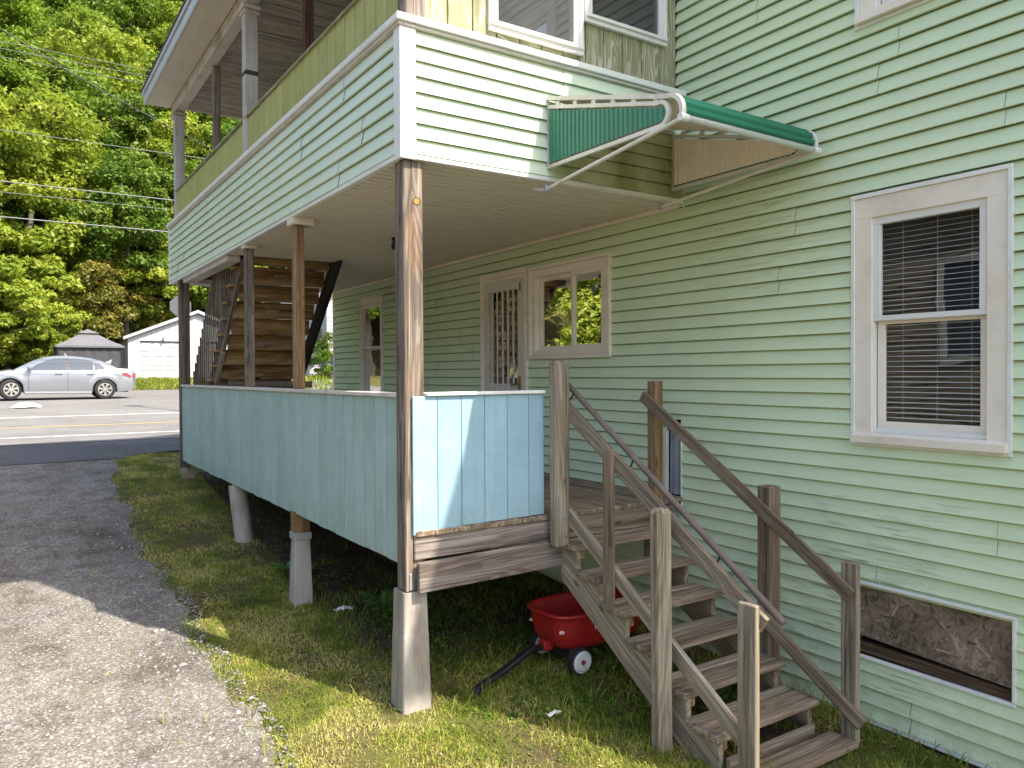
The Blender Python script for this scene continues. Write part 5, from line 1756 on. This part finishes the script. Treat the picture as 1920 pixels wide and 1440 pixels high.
for (pa, pb) in (((cx0, cy0), (cx1, cy0)), ((cx1, cy0), (cx1, cy1)), ((cx0, cy1), (cx1, cy1)), ((cx0, cy0), (cx0, cy1))):
    mb = MB(); n = 24; vs = []
    for k in range(n + 1):
        t_ = k / n; x = pa[0] + (pb[0] - pa[0]) * t_; y = pa[1] + (pb[1] - pa[1]) * t_
        nx, ny = (pb[1] - pa[1]), -(pb[0] - pa[0]); l_ = math.hypot(nx, ny); o = .04 * math.sin(k * 1.9)
        vs += [(x + nx / l_ * o, y + ny / l_ * o, cg - .1), (x + nx / l_ * o * .3, y + ny / l_ * o * .3, 3.62)]
    mb.add(vs, [(2 * k, 2 * k + 2, 2 * k + 3, 2 * k + 1) for k in range(n)]); mb.obj('wall_curtain', m_canvas2, can, smooth=True)
mb = MB(); mb.add([(.2, 37.9, 3.35), (.3, 37.9, 2.3), (1.2, 37.88, 2.55), (.55, 37.9, 2.8), (.4, 37.9, 3.1)], [(0, 1, 2, 3, 4)]); mb.add([(1.2, 37.9, 2.85), (1.2, 37.9, 2.3), (2.0, 37.88, 2.35), (2.25, 37.9, 3.05), (1.8, 37.9, 2.85)], [(0, 1, 2, 3, 4)]); mb.obj('torn_netting', m_mesh, can)

# ------------------------------------------------------------------ stop sign seen from behind
sg = thing('stop_sign', (2.25, 20.35, 1.1), 'grey back of an octagonal road sign behind the porch post', 'sign')
oc = [(2.25 + .325 * math.cos(R(22.5 + 45 * k)), 4.33 + .325 * math.sin(R(22.5 + 45 * k))) for k in range(8)]
MB().prism(oc, 1, 20.30, 20.304).obj('sign_back', plain('sign_grey', (.09, .095, .105), .5, .3), sg)
MB().prism([(2.25 + (x - 2.25) * .99, 4.33 + (z - 4.33) * .99) for x, z in oc], 1, 20.3045, 20.306).obj('sign_face', plain('sign_red', (.4, .02, .02), .4), sg)
g = MB(); g.cbox(2.22, 2.28, 20.24, 20.299, 1.0, 4.6); g.obj('sign_post', m_metal, sg)

# ------------------------------------------------------------------ utility poles and wires
m_wire = plain('wire', (.20, .20, .21), .5, .3)
m_wire2 = plain('wire_black', (.02, .02, .022), .5)
m_pole = wood('pole_wood', [(.07, .05, .035), (.12, .09, .065), (.17, .13, .1), (.22, .18, .14)])
for xx, lb in ((-26, 'weathered utility pole carrying the wires west of the drive'), (34, 'weathered utility pole carrying the wires beyond the white house')):
    zz = zgf(xx, 22)
    po = thing('utility_pole', (xx, 22.3, zz), lb, 'pole', 'utility poles along the street')
    g = MB(); g.tube([(xx, 22.3, zz - .3), (xx, 22.3, 13)], [.17, .11], 12); g.obj('pole_shaft', m_pole, po)
    plank('crossarm', (xx, 21.2, 11.75), (xx, 23.4, 11.75), .1, .12, m_pole, po)
WR_ = [(11.87, 22, .007, 'upper bare utility wire crossing before the wooded hill'), (11.64, 22.6, .007, 'second bare utility wire below the topmost one'), (11.46, 21.4, .007, 'third bare utility wire below the topmost pair'),
       (9.36, 22.1, .009, 'single grey wire crossing the middle of the wooded hill'), (7.87, 22.05, .015, 'thick twisted cable passing before the wooded hill'),
       (7.57, 22.1, .007, 'thin wire just below the thick twisted cable'), (6.86, 22.15, .017, 'lowest thick cable crossing above the garage')]
for z, y, r__, lb in WR_:
    g = MB(); P = []
    for k in range(41):
        t_ = k / 40; x = -26 + 60 * t_
        P.append((x, y, z + .35 * ((t_ - .43) / .5) ** 2))
    g.tube(P, r__, 5); tag(g.obj('utility_wire', m_wire), lb, 'wire', 'utility wires along the street')


def unp(px, py, Y):
    d = fw + rt * ((px - 960) / 1440) - up * ((py - 720) / 1440)
    return CAM + d * ((Y - CAM.y) / d.y)


g = MB(); g.tube([(-26, 22.2, 25.5), unp(-120, -30, 22.2), unp(0, 53, 22.2), unp(113, 125, 22.2), unp(213, 182, 22.2), unp(322, 240, 22.2), unp(382, 272, 22.2), unp(520, 340, 23), unp(640, 392, 24.5), (13.5, 28.2, 8.0)], .018, 6)
tag(g.obj('service_cable', m_wire2), 'black service cable slanting down behind the upper porch posts', 'cable')

# ------------------------------------------------------------------ white house across the street, brown house by the drive
nb = thing('white_house', (12, 30, 2.1), 'white sided house across the street seen past the mint wall', 'house')
mb = MB(); mb.box(9.25, 17, 27.02, 34, 1.6, 5.4); mb.box(8.62, 9.24, 27.4, 33, 1.6, 3.66); nw = mb.obj('wall', m_white, nb)
siding(nw, lambda a, o, z: (a, 27.018 - o, z), 9.26, 17, 1.95, 5.38, [(9.75, 10.5, 2.9, 4.3)], m_white, 31, .02, 4, 'siding_panel', .16)
siding(nw, lambda a, o, z: (a, 27.398 - o, z), 8.63, 9.24, 1.95, 3.62, [(8.78, 9.05, 3.1, 3.55)], m_white, 32, .02, 4, 'siding_panel', .16)
rf = MB(); rf.prism([(8.9, 5.40), (13.1, 8.0), (17.3, 5.40), (17.3, 5.5), (13.1, 8.15), (8.9, 5.5)], 1, 26.7, 34.3); rf.obj('roof', plain('grey_roof', (.16, .165, .18), .8), nb)
mb = MB(); mb.prism([(9.25, 5.41), (17, 5.41), (13.1, 7.9)], 1, 27.05, 27.2); mb.obj('gable_wall', m_white, nb)
rf = MB(); rf.prism([(8.4, 3.62), (9.24, 3.72), (9.24, 3.80), (8.4, 3.70)], 1, 27.1, 33.2); rf.obj('lean_to_roof', m_roof, nb)
for (a, b_, c, d, yy) in ((9.75, 10.5, 2.9, 4.3, 27.0), (8.78, 9.05, 3.1, 3.55, 27.39)):
    wn = MB().cbox(a, b_, yy - .01, yy + .03, c, d).obj('window', m_cglass, nb)
    fr = MB(); fr.box(a - .06, a, yy - .03, yy + .02, c - .06, d + .06); fr.box(b_, b_ + .06, yy - .03, yy + .02, c - .06, d + .06); fr.box(a, b_, yy - .03, yy + .02, d, d + .06); fr.box(a, b_, yy - .03, yy + .02, c - .06, c); fr.obj('window_frame', m_white2, wn)
    for s_ in (a - .2, b_ + .07): MB().cbox(s_, s_ + .12, yy - .035, yy + .0, c - .04, d + .04).obj('shutter', m_dk, wn)
MB().box(8.45, 8.95, 26.7, 27.1, 3.72, 4.15).obj('dark_awning', m_dk, nb)

bh = thing('brown_house', (-15, 3, -.2), 'brown sided neighbouring house across the gravel drive', 'house')
m_brown = mottled('brown_siding', (.17, .145, .11), (.23, .20, .155), 2, .7)
mb = MB(); mb.box(-18.5, -12.02, -6, 11, -1, 6.4); bw_ = mb.obj('wall', m_brown, bh)
siding(bw_, lambda a, o, z: (-12.018 + o, a, z), -6, 11, -.3, 6.3, [(4.0, 5.3, 2.6, 4.9), (8.2, 9.4, 2.6, 4.9)], m_brown, 41, .02, 5, 'siding_panel', .15)
for (a, b_) in ((4.0, 5.3), (8.2, 9.4)):
    wn = MB().cbox(-12.03, -11.99, a, b_, 2.6, 4.9).obj('window', m_cglass, bh)
    ringX(MB(), a - .14, b_ + .14, 2.46, 5.04, .14, .14, .14, .14, -12.02, -11.94).obj('window_frame', m_white2, wn)
rf = MB(); rf.prism([(-18.9, 6.35), (-15.2, 9.2), (-11.6, 6.35), (-11.6, 6.5), (-15.2, 9.4), (-18.9, 6.5)], 1, -6.4, 11.4); rf.obj('roof', m_roof, bh)

# ------------------------------------------------------------------ trees
L_mid = leaf('leaves_mid', [(.09, .165, .02), (.145, .23, .028), (.20, .285, .036), (.28, .335, .05)], .42)
L_yel = leaf('leaves_yellow', [(.125, .19, .022), (.20, .26, .03), (.27, .315, .042), (.35, .36, .06)], .42)
L_dk = leaf('leaves_dark', [(.06, .12, .016), (.095, .17, .022), (.14, .215, .03), (.20, .255, .04)], .38)
L_aut = leaf('leaves_autumn', [(.08, .095, .016), (.13, .13, .02), (.19, .16, .025), (.26, .19, .04)], .3)
m_bark = mottled('bark', (.10, .088, .074), (.19, .165, .14), 8, .95, .1, None, 0, 1, .5, 30)


def crown_mesh(name, H, RX, clumps, per, size, mat, seed, low=.22, cone=False):
    r_ = np.random.RandomState(seed)
    C = []
    while len(C) < clumps:
        p = r_.uniform(-1, 1, 3); rr_ = np.linalg.norm(p)
        if cone:
            t_ = r_.rand(); a = r_.uniform(0, 6.28); q = (1 - t_) * .95 + .05
            C.append((math.cos(a) * RX * q * r_.uniform(.75, 1), math.sin(a) * RX * q * r_.uniform(.75, 1), H * (.04 + .94 * t_))); continue
        if rr_ > 1 or rr_ < .35: continue
        lob = 1 + .25 * math.sin(3 * math.atan2(p[1], p[0]) + seed) + .15 * math.sin(5 * p[2] + seed * 2)
        C.append((p[0] * RX * lob, p[1] * RX * lob, H * (low + (1 - low) * (.5 + .5 * p[2]))))
    C = np.array(C)
    cr = r_.uniform(.6, 1.25, clumps) * (RX * .21 if not cone else RX * .2)
    n_ = clumps * per
    ci = np.repeat(np.arange(clumps), per)
    d = r_.normal(0, 1, (n_, 3)); d /= np.linalg.norm(d, axis=1)[:, None]
    rad = r_.rand(n_) ** .45
    P = C[ci] + d * (rad * cr[ci])[:, None] * np.array([1.15, 1.15, .72])
    s_ = size * r_.uniform(.55, 1.25, n_)
    nrm = d * .7 + r_.normal(0, .55, (n_, 3)) + np.array([0, 0, .55]); nrm /= np.linalg.norm(nrm, axis=1)[:, None]
    u = np.cross(nrm, r_.normal(0, 1, (n_, 3))); u /= np.linalg.norm(u, axis=1)[:, None] + 1e-9
    v = np.cross(nrm, u)
    S = s_[:, None]
    V = np.stack([P - u * S, P + v * S * .55 - nrm * S * .12, P + u * S, P - v * S * .55 - nrm * S * .12], 1)
    tint = np.clip(.25 + .5 * r_.rand(clumps)[ci] * 1.0 + r_.normal(0, .14, n_), 0, 1)
    return fast_mesh(name, V.reshape(-1, 3), 4, np.arange(n_ * 4), mat, np.repeat(tint, 4)), C


def trunk_mesh(name, H, C, seed, r0):
    r_ = random.Random(seed); g = MB()
    pts = [Vector((0, 0, -.4))]
    for k in range(1, 7): pts.append(Vector((r_.uniform(-.12, .12) * k * .6, r_.uniform(-.12, .12) * k * .6, H * .9 * k / 6)))
    g.tube(pts, [r0 * (1.15 - k / 6.3) + .02 for k in range(7)], 8)
    idx = list(range(len(C))); r_.shuffle(idx)
    for i in idx[:14]:
        e = Vector(C[i]); t_ = max(.25, min(.85, e.z / H - .12)); b = pts[min(5, int(t_ * 6))].lerp(pts[min(6, int(t_ * 6) + 1)], t_ * 6 % 1)
        m1 = b.lerp(e, .5) + Vector((0, 0, .15))
        g.tube([b, m1, e], [r0 * .34, r0 * .2, .02], 5)
    return g.mesh(name, m_bark)


protos = []
for i, (H, RX, cl, per, sz, mt) in enumerate([(13, 4.2, 150, 210, .165, L_mid), (15, 4.6, 160, 210, .17, L_yel), (14, 4.0, 150, 210, .16, L_dk), (7, 2.6, 100, 170, .14, L_yel), (6, 2.4, 90, 170, .12, L_aut), (16, 4.6, 160, 210, .175, L_mid)]):
    cm_, C_ = crown_mesh('crown', H, RX, cl, per, sz, mt, 20 + i, .14 if H < 10 else .2)
    protos.append((cm_, trunk_mesh('trunk', H, C_, 50 + i, .22 if H > 10 else .11)))
TL = {0: 'mid green broadleaf tree in the wood on the hillside', 1: 'tall yellow green maple in the wood on the hillside', 2: 'dark green broadleaf tree deep in the hillside wood',
      3: 'young yellow green sapling tree at the foot of the wood', 4: 'small tree with browning autumn leaves at the foot of the wood', 5: 'very tall mid green tree high on the wooded hillside'}
r_ = random.Random(21)


def tree(k, x, y, sc_=1.0, label=None, group='trees of the wooded hillside'):
    z = zgf(x, y) - .1
    t_ = thing('tree', (x, y, z), label or TL[k], 'tree', group)
    Mx = Matrix.Translation((x, y, z)) @ Matrix.Rotation(r_.uniform(0, 6.28), 4, 'Z') @ Matrix.Diagonal((sc_, sc_, sc_ * r_.uniform(.9, 1.1), 1))
    link(bpy.data.objects.new('crown', protos[k][0]), t_, Mx); link(bpy.data.objects.new('trunk', protos[k][1]), t_, Mx)


for row, (yy, x0_, dx, ks) in enumerate([(51, -9, 4.6, (0, 2, 1, 2)), (58, -11, 5.0, (1, 2, 5, 2)), (66, -12, 5.4, (5, 1, 0, 1)), (75, -14, 5.8, (1, 5, 0, 5)), (86, -16, 6.2, (5, 1, 5, 0)), (98, -18, 7, (5, 1, 5)), (112, -20, 8, (5, 1))]):
    n_ = 7
    for i in range(n_):
        tree(ks[i % len(ks)], x0_ + dx * i + r_.uniform(-1, 1), yy + r_.uniform(-1.6, 1.6), r_.uniform(.88, 1.12) * (1 + .18 * max(0, row - 3)))
FOOT = ['bright yellow green young tree beside the grey canopy', 'low yellow green sapling between the canopy and the wood', 'bushy yellow green tree at the wood edge beyond the sedan', 'browning small tree directly behind the grey canopy', 'browning small tree rising behind the garage eave', 'young green tree just above the garage roof slope', 'green young tree behind the garage ridge', 'small leafy shrub tree at the corner of the grey canopy', 'green young tree behind the far garage slope', 'yellow green tree behind the canopy vent cap', 'small green tree between the garage and the white house', 'browning small tree beside the garage end wall']
for fi, (k, x, y, s_) in enumerate(((3, -3.0, 43.0, 1.0), (3, -.9, 44.5, .8), (3, -5.2, 44, 1.1), (4, 1.6, 46.5, 1.1), (4, 3.4, 50.5, 1.2), (3, 4.2, 51.3, 1.0), (3, 6.0, 51.5, 1.2), (3, .4, 43.2, .55), (3, 10.5, 51.2, 1.2), (3, -2.0, 47.5, 1.3), (3, 14, 40, .9), (4, 11.9, 44, 1.0))):
    tree(k, x, y, s_, FOOT[fi])
for (x, y) in ((-24, 48), (-31, 52), (-38, 47), (-45, 55), (-52, 50), (-34, 62), (-44, 68), (-56, 64), (-27, 58), (-63, 58), (-14, 46), (-18, 51), (-21, 46), (-16, 57), (-22, 55), (-19, 64), (-25, 66)):
    tree(r_.choice((0, 1, 5)), x, y, 1.15, 'tall broadleaf tree on the hillside west of the canopy')
# shrub by the white house and the arborvitae by the drive
sm_, C_ = crown_mesh('crown', 1.9, 1.1, 40, 90, .07, L_dk, 77, .0)
sb = thing('shrub', (9.35, 26.2, zgf(9.35, 26.2)), 'leafy green shrub at the corner of the white house', 'shrub')
link(bpy.data.objects.new('crown', sm_), sb, Matrix.Translation((9.35, 26.2, zgf(9.35, 26.2) - .05)))
link(bpy.data.objects.new('trunk', trunk_mesh('trunk', 1.2, C_, 3, .04)), sb, Matrix.Translation((9.35, 26.2, zgf(9.35, 26.2))))
am, C_ = crown_mesh('crown', 7.2, 1.75, 260, 110, .085, L_yel, 78, 0, True)
for (ax, ay, lb) in ((-8.3, 14.2, 'tall cone-shaped arborvitae beyond the brown house by the street'),):
    ab = thing('arborvitae', (ax, ay, zgf(ax, ay)), lb, 'tree')
    link(bpy.data.objects.new('crown', am), ab, Matrix.Translation((ax, ay, zgf(ax, ay) - .1)))
    link(bpy.data.objects.new('trunk', trunk_mesh('trunk', 5.5, C_, 4, .1)), ab, Matrix.Translation((ax, ay, zgf(ax, ay))))
